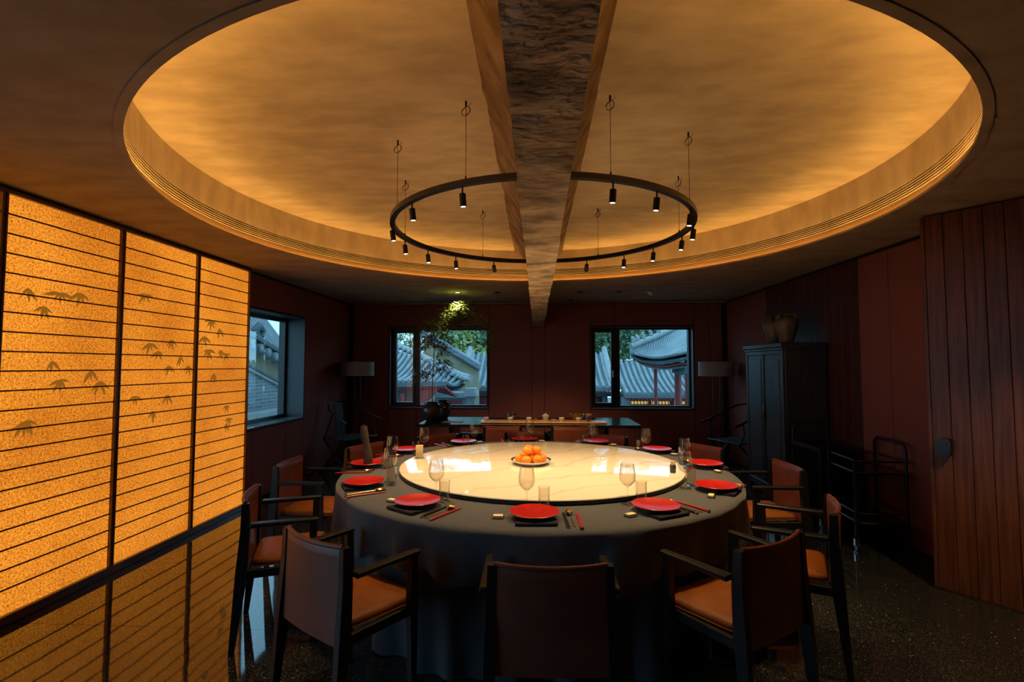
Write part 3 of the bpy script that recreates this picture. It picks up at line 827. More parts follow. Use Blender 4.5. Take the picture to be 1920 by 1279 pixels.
for k, (fx, fy, r, lab) in enumerate(fr):
    top = k >= 7
    zc = (.069 if top else .0105) + r*.86
    t = thing('mandarin', lab, 'mandarin', (-.046+fx, 3.60+fy, ZTT+zc), ro.uniform(0,6), 'mandarins on the fruit plate')
    b = MB(); b.lathe([(r*math.cos(p)*(1.02), r*.86*math.sin(p) - (.10*r if p > 1.4 else 0)) for p in [(-PI/2 + PI*i/14) for i in range(15)]][0:], 20)
    obj('peel', b, M['orange'], t, smooth=60)
    obj('stem_cap', MB().lathe([(0,r*.76),(.005,r*.765),(.004,r*.80),(0,r*.81)], 8), M['stem'], t)

# paper holder and toothpick cup on the turntable
h = thing('paper_holder', 'small clear box of folded cream papers on the turntable', 'holder', (-.90, 3.78, ZTT), .25)
obj('clear_box', MB().box(-.032,.032,-.024,.024,0,.006).box(-.032,-.029,-.024,.024,.006,.062).box(.029,.032,-.024,.024,.006,.062).box(-.029,.029,-.024,-.021,.006,.062).box(-.029,.029,.021,.024,.006,.062), M['glass'], h)
for k in range(4): obj('folded_paper', MB().box(-.027,.027,-.018+k*.009,-.011+k*.009,.0065,.098-.004*(k % 2)), M['paper'], h, bevel=.001)
h = thing('toothpick_cup', 'small dark cup of toothpicks at the right of the turntable', 'cup', (.895, 3.36, ZTT))
obj('cup', MB().lathe([(0,0),(.018,0),(.020,.004),(.020,.050),(.018,.050),(.017,.006),(0,.006)], 20), M['dark_pot'], h, smooth=50)
for k in range(14):
    a = k*2.4; r = .003+.010*math.sqrt(k/14)
    obj('toothpick', MB().tube([(r*.7*math.cos(a), r*.7*math.sin(a), .0065), (r*1.25*math.cos(a), r*1.25*math.sin(a), .078)], .0022, 5), M['paper'], h)

# ================================================================== TRACK LIGHT RING
RX, RY, RR, RZ = .03, 3.56, 1.05, 2.47
trk = thing('track_light', 'black ring track light with small spotlights hanging from the ceiling', 'track light', (RX, RY, RZ))
def arc(a0, a1, n):
    rows = []
    for i in range(n+1):
        a = a0 + (a1-a0)*i/n; c, s_ = math.cos(a), math.sin(a)
        rows.append([(r*c, r*s_, z) for r, z in ((RR-.017,-.016),(RR+.017,-.016),(RR+.017,.016),(RR-.017,.016))])
    b = MB().grid(rows, closed_u=True); m_ = (n+1)*4
    b.f.append((0,1,2,3)); b.f.append((m_-1,m_-2,m_-3,m_-4)); return b
def beam_hit(side):   # angle at which the ring meets the beam's flank
    return math.asin(max(-1, min(1, (.205)/RR)))
gl = math.asin((.105+.005)/RR); gr = math.asin((.105-.005)/RR)
obj('ring_arc', arc(-PI/2+gr, PI/2-gr, 64), M['black_metal'], trk, smooth=40)
obj('ring_arc', arc(PI/2+gl, 1.5*PI-gl, 64), M['black_metal'], trk, smooth=40)
M['head_lens'] = emis('spot_lens', (1, .86, .62), 5)
for ad in (-113,-70,-150,-31,172,9,120,60):
    a = math.radians(ad); px, py = RR*math.cos(a), RR*math.sin(a)
    cb = obj('cable', MB().tube([(px,py,.017),(px,py,ZU-RZ-.004)], .0016, 5), M['black_metal'], trk)
    obj('cable_grip', MB().tube([(px,py,.016),(px,py,.036)], .005, 8), M['black_metal'], cb)
    obj('ceiling_gripper', MB().tube([(px,py,ZU-RZ-.030),(px,py,ZU-RZ-.002)], .006, 8), M['black_metal'], cb)
    rc = random.Random(ad)
    coil = []
    for i in range(40):
        q = 2*PI*i/18 + rc.uniform(-.05,.05); rr_ = .026 + .006*math.sin(i*.7)
        coil.append((px + .006*math.sin(i*.4) + rr_*math.cos(q)*.6, py + rr_*math.cos(q)*.5*.3, ZU-RZ-.055 + rr_*math.sin(q)))
    coil.append((px+.03, py, ZU-RZ-.01))
    obj('cable_coil', MB().tube(coil, .0013, 4), M['black_metal'], cb)
HEADS = [-114.1,-136.6,-166,172,153,135.2,114,66,46,28.5,6.5,-10,-30,-53,-69.3]
for hi_, ad in enumerate(HEADS):
    a = math.radians(ad); px, py = RR*math.cos(a), RR*math.sin(a)
    tgt = Vector((RX + .85*math.cos(a), RY + .06 + .85*math.sin(a), .78))
    if ad in (114, 66): tgt = Vector((.1 + (.35 if ad == 66 else -.35), 6.4, .78))
    src = Vector((RX+px, RY+py, RZ-.060))
    d = (tgt - src).normalized()
    st = obj('spot_stem', MB().tube([(px,py,-.016),(px,py,-.058)], .005, 8), M['black_metal'], trk)
    piv = Vector((px, py, -.058))
    e0 = piv - d*.004; e1 = piv + d*.066
    sh = obj('spot_head', MB().tube([e0, e0+d*.003, e1-d*.0005, e1], [.015,.018,.018,.016], 18, caps=True), M['black_metal'], trk, smooth=40)
    obj('lens', MB().tube([e1+d*.0005, e1+d*.0015], .0135, 16), M['head_lens'], sh)
    spot('track_spot', Vector((RX, RY, RZ)) + e1 + d*.006, tgt, SPOT_W*(1.6 if ad in (114, 66) else 1), WARM, 50 if ad in (114, 66) else 84, .8, .02)

# ================================================================== TEA TABLE AND WHAT STANDS ON IT
ZTEA = .762
tea = thing('tea_table', 'long black lacquer tea table below the back windows', 'table', (-.115, 6.6, 0))
obj('tabletop', MB().box(-1.385,1.385,-.45,.45,ZTEA-.034,ZTEA), M['tea_table'], tea, bevel=.004)
for s in (-1, 1):
    obj('trestle', MB().box(s*.98-.025,s*.98+.025,-.33,.33,.06,ZTEA-.035).box(s*.98-.04,s*.98+.04,-.40,.40,0,.06), M['black_wood'], tea, bevel=.004)
obj('stretcher', MB().box(-.955,.955,-.03,.03,.50,.60), M['black_wood'], tea, bevel=.004)
tb = thing('tea_board', 'long orange oiled wood tea board on the black tea table', 'board', (.075, 6.42, ZTEA+.0005))
obj('board', MB().box(-.80,.80,-.13,.13,.004,.018), M['tea'], tb, bevel=.003)
for x in (-.7, .7): obj('batten', MB().box(x-.02,x+.02,-.12,.12,0,.004), M['tea'], tb)
ZB = ZTEA + .019
def cup(x, y, lab):
    t = thing('teacup', lab, 'teacup', (x, y, ZB), 0, 'small teacups on the tea board')
    obj('bowl', MB().lathe([(0,.006),(.016,.006),(.0165,0),(.020,0),(.021,.006),(.030,.020),(.034,.046),(.0355,.050),(.0335,.050),(.028,.022),(.016,.011),(0,.011)], 24), M['white'], t, smooth=50)
    obj('glaze_band', MB().lathe([(.0262,.012),(.0318,.022),(.0345,.036),(.0350,.036),(.0325,.022),(.0265,.0115)], 24, closed=True), M['celadon'], t, smooth=50)
for x, lab in ((-.655,'leftmost small teacup on the tea board'),(-.345,'small teacup in front of the black pot'),(-.105,'small teacup left of the lidded bowl'),(.31,'small teacup right of the lidded bowl'),(.525,'small teacup in front of the amber bowl')):
    cup(x, 6.38, lab)
g = thing('lidded_bowl', 'pale lidded tea bowl on a saucer in the middle of the tea board', 'tea bowl', (.107, 6.44, ZB))
obj('saucer', MB().lathe([(0,.004),(.030,.004),(.032,0),(.036,0),(.052,.012),(.053,.014),(.034,.009),(0,.008)], 28), M['white'], g, smooth=50)
obj('bowl', MB().lathe([(0,.010),(.020,.010),(.034,.026),(.046,.062),(.048,.066),(.045,.066),(.032,.030),(0,.018)], 28), M['celadon'], g, smooth=50)
obj('lid', MB().lathe([(.044,.066),(.040,.074),(.020,.088),(.010,.091),(.009,.098),(.013,.104),(0,.105)], 28), M['celadon'], g, smooth=50)
g = thing('black_teapot', 'squat black teapot with brass rim behind the teacups', 'teapot', (-.325, 6.62, ZTEA+.0005))
obj('body', MB().lathe([(0,0),(.040,0),(.066,.018),(.076,.045),(.066,.074),(.052,.086),(0,.086)], 32), M['dark_pot'], g, smooth=50)
obj('rim', MB().lathe([(.054,.084),(.060,.096),(.066,.106),(.062,.108),(.050,.092)], 32, closed=True), M['gold_dim'], g, smooth=50)
obj('spout', MB().tube([(.066,0,.040),(.090,0,.055),(.104,0,.076)], [.014,.010,.007], 10), M['dark_pot'], g, smooth=50)
obj('handle', MB().tube([(-.066,0,.062),(-.098,0,.064),(-.104,0,.040),(-.072,0,.026)], .006, 8), M['dark_pot'], g, smooth=50)
g = thing('amber_bowl', 'wide amber glazed bowl behind the rightmost teacup', 'bowl', (.52, 6.60, ZTEA+.0005))
obj('bowl', MB().lathe([(0,.008),(.030,.008),(.032,0),(.040,0),(.042,.010),(.072,.036),(.092,.078),(.096,.092),(.090,.092),(.066,.042),(.034,.018),(0,.016)], 36), M['amber'], g, smooth=50)
obj('gilt_lip', MB().lathe([(.0965,.090),(.0975,.093),(.093,.0955),(.089,.093)], 36, closed=True), M['gold'], g, smooth=50)
g = thing('glass_pitcher', 'small glass pitcher with strainer at the right of the tea board', 'pitcher', (.655, 6.42, ZB))
obj('body', MB().lathe([(0,0),(.030,0),(.033,.004),(.034,.060),(.030,.072),(.0285,.072),(.032,.060),(.031,.006),(0,.006)], 28), M['glass'], g, smooth=50)
obj('strainer', MB().lathe([(.008,.060),(.030,.074),(.040,.094),(.042,.094),(.042,.097),(.036,.097),(.026,.079),(.008,.065)], 28, closed=True), M['gold'], g, smooth=50)
obj('strainer_handle', MB().box(.040,.080,-.006,.006,.093,.097), M['gold'], g)
g = thing('tea_pet', 'small arched red clay figure beside the lidded bowl', 'figurine', (-.02, 6.42, ZB))
obj('arch', MB().tube([(-.034,0,.004),(-.026,0,.020),(-.010,0,.028),(.010,0,.028),(.026,0,.020),(.034,0,.004)], [.005,.008,.009,.009,.008,.005], 10), M['rust'], g, smooth=50)
obj('foot', MB().box(-.040,-.026,-.008,.008,0,.006).box(.026,.040,-.008,.008,0,.006), M['rust'], g)
g = thing('oval_dish', 'low celadon dish right of the lidded bowl', 'dish', (.215, 6.43, ZB))
obj('dish', MB().lathe([(0,.004),(.020,.004),(.022,0),(.028,0),(.042,.016),(.043,.019),(.040,.019),(.025,.009),(0,.008)], 28), M['celadon'], g, smooth=50)
obj('bead', MB().ico((0,0,.016), .008, 1), M['celadon'], g, smooth=60)
g = thing('paper_sheets', 'loose pale paper sheets beside the dark jar', 'paper', (-1.09, 6.40, ZTEA+.0005), -.2)
for k in range(3): obj('sheet', MB().box(-.13,.13,-.09,.09,k*.0016,k*.0016+.0012), M['shade'], g, rot=(0,0,.06*k))

# dark jars with the bamboo branch
def jar_profile(r, h):
    return [(0,0),(r*.55,0),(r*.60,h*.03),(r*.88,h*.25),(r,h*.50),(r*.93,h*.70),(r*.66,h*.86),(r*.52,h*.92),(r*.56,h*.97),(r*.62,h),(r*.55,h),(r*.46,h*.93),(r*.5,h*.85),(0,h*.80)]
g = thing('dark_jar', 'round black glazed jar holding the bamboo on the tea table', 'jar', (-1.385, 6.52, ZTEA+.0005))
obj('body', MB().lathe(jar_profile(.140,.255), 44), M['dark_pot'], g, smooth=50)
for a in (.5, 2.6): obj('lug', MB().tube([(.118*math.cos(a),.118*math.sin(a),.175),(.148*math.cos(a),.148*math.sin(a),.20),(.126*math.cos(a),.126*math.sin(a),.225),(.092*math.cos(a),.092*math.sin(a),.218)], .010, 8), M['dark_pot'], g, smooth=50)
g = thing('dark_jar', 'smaller black jar standing behind the bamboo jar', 'jar', (-1.30, 6.80, ZTEA+.0005))
obj('body', MB().lathe(jar_profile(.118,.262), 40), M['dark_pot'], g, smooth=50)
for a in (-.3, 1.3): obj('lug', MB().tube([(.100*math.cos(a),.100*math.sin(a),.185),(.128*math.cos(a),.128*math.sin(a),.21),(.106*math.cos(a),.106*math.sin(a),.232),(.078*math.cos(a),.078*math.sin(a),.222)], .009, 8), M['dark_pot'], g, smooth=50)
bam = thing('bamboo_branch', 'tall leafy bamboo branch rising from the dark jar', 'plant', (-1.385, 6.52, ZTEA+.21))
BO = Vector((-1.385, 6.52, ZTEA+.21))
rb = random.Random(21)
main = [(-1.385,6.52,.975),(-1.400,6.58,1.20),(-1.405,6.66,1.50),(-1.410,6.74,1.83),(-1.34,6.82,2.06),(-1.20,6.88,2.24),(-1.08,6.91,2.35)]
obj('cane', MB().tube([Vector(p)-BO for p in main], [.006,.006,.0055,.005,.004,.003,.002], 8), M['cane'], bam, smooth=60)
twigs = [[(-1.20,6.88,2.24),(-1.02,6.88,2.30),(-.80,6.80,2.16),(-.66,6.72,1.98),(-.60,6.68,1.78)],
         [(-1.41,6.74,1.83),(-1.50,6.68,1.86),(-1.58,6.62,1.76)],[(-1.41,6.72,1.75),(-1.32,6.66,1.80),(-1.25,6.62,1.72)],
         [(-1.405,6.66,1.50),(-1.32,6.62,1.54),(-1.24,6.60,1.47)],[(-1.40,6.62,1.38),(-1.50,6.58,1.41),(-1.58,6.56,1.36)],
         [(-1.34,6.82,2.06),(-1.46,6.84,2.10),(-1.56,6.80,2.02)],[(-1.08,6.91,2.35),(-.98,6.95,2.36),(-.88,6.98,2.30)],[(-1.30,6.84,2.12),(-1.22,6.80,2.14),(-1.14,6.80,2.08)],
         [(-1.41,6.74,1.83),(-1.36,6.70,1.98),(-1.30,6.66,2.04)],[(-1.395,6.58,1.22),(-1.42,6.56,1.10)],[(-1.38,6.54,1.02),(-1.45,6.52,1.16)]]
tb_ = MB()
for t in twigs: tb_.tube([Vector(p)-BO for p in t], .0022, 5)
obj('twigs', tb_, M['cane'], bam)
def leaf(b, p, d, ln, w, up):
    d = d.normalized(); s = d.cross(up)
    if s.length < 1e-3: s = Vector((1,0,0))
    s.normalize(); nrm = s.cross(d)
    P = [p, p + d*ln*.35 + s*w - nrm*.002, p + d*ln - Vector((0,0,ln*.12)), p + d*ln*.35 - s*w - nrm*.002, p + d*ln*.40 + nrm*.004]
    b.add(P, [(0,1,4),(1,2,4),(2,3,4),(3,0,4)])
lb = MB()
def cluster(c, spread, n, down=.6):
    for _ in range(n):
        p = Vector((rb.gauss(c[0], spread[0]), rb.gauss(c[1], spread[1]), rb.gauss(c[2], spread[2]))) - BO
        a = rb.uniform(0, 2*PI); d = Vector((math.cos(a), math.sin(a), rb.uniform(-1.2, .3)*down))
        leaf(lb, p, d, rb.uniform(.055,.12), rb.uniform(.006,.011), Vector((rb.uniform(-.3,.3), rb.uniform(-.3,.3), 1)))
cluster((-1.08,6.90,2.27), (.085,.07,.055), 420); cluster((-1.12,6.90,2.18), (.17,.09,.055), 420)
cluster((-1.25,6.86,2.10), (.10,.06,.05), 110)
for t in twigs[1:6] + twigs[8:9]:
    for p in t[1:]: cluster(p, (.055,.03,.05), 60, .9)
for p in twigs[0][1:]: cluster(p, (.05,.03,.05), 34, .9)
for p in ((-.80,6.78,2.08),(-.72,6.75,2.0),(-.62,6.70,1.86)): cluster(p, (.04,.03,.05), 28)
cluster((-1.41,6.76,1.92), (.07,.04,.08), 90)
lo = obj('leaves', lb, M['leaf'], bam); lo['kind'] = 'stuff'

# ================================================================== FLOOR LAMPS
def floor_lamp(x, y, lab):
    t = thing('floor_lamp', lab, 'floor lamp', (x, y, 0), 0, 'unlit corner floor lamps')
    obj('base', MB().lathe([(0,0),(.15,0),(.15,.014),(.145,.018),(0,.018)], 36), M['black_metal'], t, smooth=40)
    for dx_ in (-.05, .05): obj('pole', MB().tube([(dx_,0,.018),(dx_,0,1.335)], .009, 10), M['black_metal'], t, smooth=60)
    obj('shade_spider', MB().bar((-.245,0,1.34),(.245,0,1.34),.010,.006).bar((0,-.245,1.34),(0,.245,1.34),.010,.006), M['black_metal'], t)
    obj('lamp_shade', MB().lathe([(.250,1.335),(.254,1.335),(.254,1.550),(.250,1.550)], 56, closed=True), M['shade'], t, smooth=40)
    obj('bulb', MB().lathe([(0,1.345),(.014,1.345),(.016,1.38),(.030,1.42),(.028,1.45),(0,1.468)], 20), M['white'], t, smooth=60)
floor_lamp(-2.80, 7.60, 'unlit drum floor lamp in the left corner')
floor_lamp(2.69, 7.60, 'unlit drum floor lamp in the right corner')

# ================================================================== HORSESHOE FOLDING CHAIRS
def horseshoe(loc, rz, lab):
    t = thing('horseshoe_chair', lab, 'folding chair', loc, rz, 'black horseshoe-back folding chairs')
    # local: front is +y
    pts = []
    for i in range(33):
        q = i/32; a = PI*(1+q)            # from left arm round the back to the right arm
        if q < .22 or q > .78:
            s = -1 if q < .5 else 1; k = (.22-q)/.22 if q < .5 else (q-.78)/.22
            pts.append((s*(.285+.035*k), -.06+.36*k, .845-.135*k-.05*k*(1-k)))
        else:
            a = PI + (q-.22)/.56*PI
            pts.append((.285*math.cos(a), -.06+.235*math.sin(a), .845+.125*math.sin((q-.22)/.56*PI)))
    obj('crest_rail', MB().tube(pts, [.012+.004*abs(i-16)/16 for i in range(33)], 10), M['black_wood'], t, smooth=60)
    obj('back_splat', MB().hexa([(-.075,-.20,.47),(.075,-.20,.47),(.075,-.185,.47),(-.075,-.185,.47)], [(-.065,-.290,.955),(.065,-.290,.955),(.065,-.275,.955),(-.065,-.275,.955)]), M['cab_wood'], t, bevel=.003)
    obj('splat_panel', MB().hexa([(-.045,-.238,.62),(.045,-.238,.62),(.045,-.229,.62),(-.045,-.229,.62)], [(-.042,-.257,.74),(.042,-.257,.74),(.042,-.248,.74),(-.042,-.248,.74)]), M['black_wood'], t)
    obj('seat', MB().box(-.27,.27,-.20,.22,.465,.483), M['cab_wood'], t, bevel=.004)
    for s in (-1, 1):
        obj('seat_bar', MB().tube([(-.30,s*.21,.474),(.30,s*.21,.474)], .014, 8), M['black_wood'], t, smooth=60)
        obj('cross_leg', MB().tube([(s*.285,-.215,.474),(s*.285,.28,.03)], .014, 8), M['black_wood'], t, smooth=60)
        obj('cross_leg', MB().tube([(s*.262,.215,.474),(s*.262,-.28,.03)], .014, 8), M['black_wood'], t, smooth=60)
        obj('arm_post', MB().tube([(s*.285,-.215,.474),(s*.292,-.12,.62),(s*.288,-.03,.83)], .011, 8), M['black_wood'], t, smooth=60)
        obj('arm_bracket', MB().tube([(s*.285,.21,.474),(s*.300,.15,.60),(s*.306,.17,.752)], .010, 8), M['black_wood'], t, smooth=60)
        obj('floor_bar', MB().box(-.30,.30,s*.28-.016,s*.28+.016,0,.03), M['black_wood'], t, bevel=.003)
        obj('hinge_plate', MB().box(s*.300,s*.304,-.03,.03,.22,.28), M['steel'], t)
    obj('footrest', MB().box(-.22,.22,.26,.36,.07,.085).box(-.20,-.17,.27,.35,.03,.07).box(.17,.20,.27,.35,.03,.07), M['black_wood'], t, bevel=.002)
horseshoe((-2.66, 7.0, 0), math.radians(-118), 'black horseshoe-back folding chair by the left wall')
horseshoe((2.68, 6.88, 0), math.radians(112), 'black horseshoe-back folding chair behind the tall cabinet')

# ================================================================== TALL CABINET WITH JARS
cab = thing('tall_cabinet', 'tall dark wooden wardrobe cabinet against the right wall', 'cabinet', (2.79, 5.78, 0), -PI/2)
# local: front is -y (faces the room), width along x .92, depth .46
hw, hd_ = .455, .22
obj('carcass', MB().box(-hw,hw,-hd_+.022,hd_,.11,1.655), M['cab_wood'], cab, bevel=.004)
for sx in (-1, 1):
    for sy in (-1, 1): obj('leg', MB().box(sx*(hw-.022)-.022, sx*(hw-.022)+.022, sy*(hd_-.022)-.022, sy*(hd_-.022)+.022, 0, .109), M['cab_wood'], cab)
    obj('front_stile', MB().box(sx*(hw-.022)-.022, sx*(hw-.022)+.022, -hd_-.004, -hd_+.022, .11, 1.655), M['cab_wood'], cab, bevel=.003)
    d = obj('cabinet_door', MB().box(min(sx*.022, sx*(hw-.048)), max(sx*.022, sx*(hw-.048)), -hd_+.002, -hd_+.0215, .18, 1.61), M['cab_wood'], cab, bevel=.003)
    x0, x1 = sorted((sx*.060, sx*(hw-.086)))
    obj('door_panel', MB().box(x0, x1, -hd_-.003, -hd_+.002, .23, 1.565), M['cab_wood'], d, bevel=.003)
    obj('lock_plate', MB().box(sx*.004 if sx > 0 else -.026, .026 if sx > 0 else -.004, -hd_-.010, -hd_-.006, .86, 1.06), M['gold_dim'], d)
    obj('pull', MB().tube([(sx*.018,-hd_-.012,.965),(sx*.018,-hd_-.020,.960),(sx*.018,-hd_-.020,.895),(sx*.018,-hd_-.014,.885)], .006, 8), M['gold_dim'], d)
obj('centre_post', MB().box(-.020,.020,-hd_-.005,-hd_+.0215,.18,1.61), M['black_wood'], cab, bevel=.003)
obj('bottom_apron', MB().box(-hw+.045,hw-.045,-hd_-.002,-hd_+.0215,.11,.178), M['cab_wood'], cab, bevel=.003)
obj('top_rail', MB().box(-hw+.045,hw-.045,-hd_-.002,-hd_+.0215,1.612,1.655), M['cab_wood'], cab, bevel=.003)
obj('cornice', MB().box(-hw-.010,hw+.010,-hd_-.014,hd_,1.656,1.685).box(-hw-.022,hw+.022,-hd_-.028,hd_,1.685,1.735), M['cab_wood'], cab, bevel=.006)
def clay_jar(x, y, r, h, lab, rz):
    t = thing('clay_jar', lab, 'jar', (x, y, 1.736), rz, 'clay jars on the cabinet')
    obj('body', MB().lathe([(0,0),(r*.52,0),(r*.56,h*.03),(r*.72,h*.25),(r*.95,h*.55),(r,h*.68),(r*.92,h*.80),(r*.62,h*.90),(r*.50,h*.93),(r*.50,h*.97),(r*.58,h),(r*.50,h),(r*.42,h*.95),(r*.45,h*.9),(0,h*.85)], 40), M['clay'], t, smooth=50)
    for k in range(4):
        a = k*PI/2 + .4; c, s_ = math.cos(a), math.sin(a)
        obj('handle', MB().tube([(r*.52*c,r*.52*s_,h*.955),(r*.80*c,r*.80*s_,h*.97),(r*.94*c,r*.94*s_,h*.90),(r*.93*c,r*.93*s_,h*.80)], .011, 8), M['clay'], t, smooth=60)
clay_jar(2.705, 5.50, .120, .315, 'olive clay jar on the cabinet, nearer of the two', .1)
clay_jar(2.715, 5.82, .112, .315, 'olive clay jar on the cabinet, farther of the two', .5)

# ================================================================== SERVING CARTS
ct = thing('box_cart', 'black boxed serving cart with an arched handle beside the cabinet', 'cart', (2.775, 4.98, 0))
cx0, cx1, cy0, cy1 = -.175, .175, -.24, .24
for x in (cx0, cx1):
    for y in (cy0, cy1):
        obj('post', MB().tube([(x,y,.085),(x,y,.70)], .011, 8), M['black_metal'], ct, smooth=60)
        w = obj('caster', MB().tube([(x-.010,y,.034),(x+.010,y,.034)], .033, 16), M['black_metal'], ct, smooth=40)
        obj('caster_fork', MB().box(x-.018,x-.012,y-.012,y+.012,.034,.086).box(x+.012,x+.018,y-.012,y+.012,.034,.086).box(x-.012,x+.012,y-.012,y+.012,.070,.086), M['steel'], w)
obj('shelf', MB().box(cx0,cx1,cy0,cy1,.10,.115).box(cx0-.006,cx1+.006,cy0-.006,cy1+.006,.13,.142), M['tea_table'], ct)
obj('top_tray', MB().box(cx0-.012,cx1+.012,cy0-.012,cy1+.012,.69,.705), M['tea_table'], ct, bevel=.003)
for x0, x1, y0, y1 in ((cx0-.012,cx1+.012,cy0-.012,cy0-.004),(cx0-.012,cx1+.012,cy1+.004,cy1+.012),(cx0-.012,cx0-.004,cy0-.004,cy1+.004),(cx1+.004,cx1+.012,cy0-.004,cy1+.004)):
    obj('tray_rim', MB().box(x0,x1,y0,y1,.705,.735), M['black_metal'], ct)
obj('side_panel', MB().box(cx0+.014,cx1-.014,cy0-.003,cy0+.003,.143,.689), M['tea_table'], ct)
obj('side_panel', MB().box(cx1-.003,cx1+.003,cy0+.014,cy1-.014,.143,.689), M['tea_table'], ct)
arch = [(cx0,cy1,.70),(cx0,cy1,.84),(cx0+.015,cy1,.885),(cx0+.06,cy1,.912),(cx1-.06,cy1,.912),(cx1-.015,cy1,.885),(cx1,cy1,.84),(cx1,cy1,.70)]
obj('handle', MB().tube(arch, .010, 10), M['black_metal'], ct, smooth=60)

tr_ = thing('tiered_trolley', 'black tubular two-tier trolley by the burgundy wall', 'trolley', (2.795, 4.42, 0), math.radians(-6))
tx0, tx1, ty0, ty1 = -.18, .18, -.24, .24
def tier(z, rail):
    pts = []
    for cx_, cy_, a0 in ((tx1-.06, ty1-.06, 0), (tx0+.06, ty1-.06, PI/2), (tx0+.06, ty0+.06, PI), (tx1-.06, ty0+.06, 1.5*PI)):
        for k in range(6):
            a = a0 + PI/2*k/5; pts.append((cx_+.06*math.cos(a), cy_+.06*math.sin(a), z))
    return pts
for z in (.715,): obj('guard_rail', MB().tube(tier(z, 1), .008, 8, closed=True), M['black_metal'], tr_, smooth=60)
for z in (.615, .215):
    sh_ = obj('shelf', MB().poly(tier(z, 0), (0,0,.010)), M['tea_table'], tr_)
    obj('shelf_rim', MB().tube(tier(z+.005, 1), .010, 8, closed=True), M['black_metal'], sh_, smooth=60)
obj('guard_rail', MB().tube(tier(.295, 1), .007, 8, closed=True), M['black_metal'], tr_, smooth=60)
for y in (ty0+.02, ty1-.02):
    obj('post', MB().tube([(tx0-.010,y,.090),(tx0-.010,y,.73)], .012, 10), M['black_metal'], tr_, smooth=60)
    for x in (tx0-.010, tx1+.010):
        w = obj('caster', MB().tube([(x-.010,y,.036),(x+.010,y,.036)], .035, 16), M['black_metal'], tr_, smooth=40)
        obj('caster_fork', MB().box(x-.018,x-.012,y-.012,y+.012,.036,.090).box(x+.012,x+.018,y-.012,y+.012,.036,.090).box(x-.012,x+.012,y-.012,y+.012,.074,.090), M['steel'], w)
ya, yb_ = ty0+.02, ty1-.02
xh = tx1+.010
obj('handle_post', MB().tube([(xh,ya,.090),(xh,ya,.80),(xh,ya+.012,.835),(xh,ya+.045,.855),(xh,yb_-.045,.855),(xh,yb_-.012,.835),(xh,yb_,.80),(xh,yb_,.090)], .013, 10), M['black_metal'], tr_, smooth=60)

# ================================================================== OUTSIDE: COURTYARD ROOFS AND TREES
GZ = -2.3
KX = .49
def xmat(name, c1, c2=None, **k): return mat(name, tuple(v*KX for v in c1), tuple(v*KX for v in c2) if c2 else None, **k)
M['tile'] = xmat('grey_roof_tile', (.30,.36,.38), (.44,.50,.51), rough=.7, ns=2.2, detail=6, bump=.2)
M['tile_dark'] = xmat('dark_roof_tile', (.16,.20,.22), (.24,.28,.30), rough=.8, ns=3)
M['ridge_stone'] = xmat('pale_ridge_tile', (.46,.50,.50), (.58,.60,.58), rough=.8, ns=4)
M['brickwall'] = xmat('grey_wall', (.26,.29,.30), (.34,.37,.37), rough=.85, ns=4, detail=5)
M['ochre'] = xmat('ochre_plaster_band', (.48,.40,.24), (.58,.50,.33), rough=.9, ns=3, detail=6)
M['red_wood'] = xmat('red_painted_wood', (.36,.030,.035), (.44,.045,.045), rough=.5, ns=5)
M['teal_wood'] = xmat('blue_green_paint', (.05,.14,.17), (.09,.22,.24), rough=.6, ns=20)
M['dark_wall'] = xmat('dark_timber', (.05,.055,.075), rough=.8)  # plain dark timber colour for walls and lattice bars
M['leafA'] = xmat('tree_leaf_dark', (.16,.30,.15), (.28,.46,.20), rough=.7, ns=2)
M['leafB'] = xmat('tree_leaf_yellow', (.50,.55,.16), (.70,.72,.26), rough=.7, ns=2)
M['trunk'] = xmat('tree_trunk', (.08,.06,.045), rough=.9)
M['ground'] = xmat('courtyard_paving', (.20,.21,.21), (.26,.27,.26), rough=.9, ns=1.5)
M['lit'] = emis('lit_lattice_window', (1.0, .55, .12), .75)
def brick_mat():
    m = mat('grey_brick', (.30,.33,.34), rough=.85); nt = m.node_tree; N = nt.nodes; L = nt.links
    g = N.new('ShaderNodeNewGeometry'); sp = N.new('ShaderNodeSeparateXYZ'); cb = N.new('ShaderNodeCombineXYZ')
    L.new(g.outputs['Position'], sp.inputs[0]); L.new(sp.outputs['Y'], cb.inputs[0]); L.new(sp.outputs['Z'], cb.inputs[1])
    br = N.new('ShaderNodeTexBrick'); br.inputs['Scale'].default_value = 1.0
    br.inputs['Brick Width'].default_value = .30; br.inputs['Row Height'].default_value = .070; br.inputs['Mortar Size'].default_value = .010
    br.inputs['Color1'].default_value = (.13,.15,.16,1); br.inputs['Color2'].default_value = (.19,.21,.22,1); br.inputs['Mortar'].default_value = (.275,.295,.29,1)
    L.new(cb.outputs[0], br.inputs['Vector']); L.new(br.outputs['Color'], N['Principled BSDF'].inputs['Base Color'])
    return m
M['brick'] = brick_mat()
struct(obj('ground', MB().box(-40, 40, 8.6, 60, GZ-.2, GZ).box(-40, -3.6, -12, 8.6, GZ-.2, GZ), M['ground']))

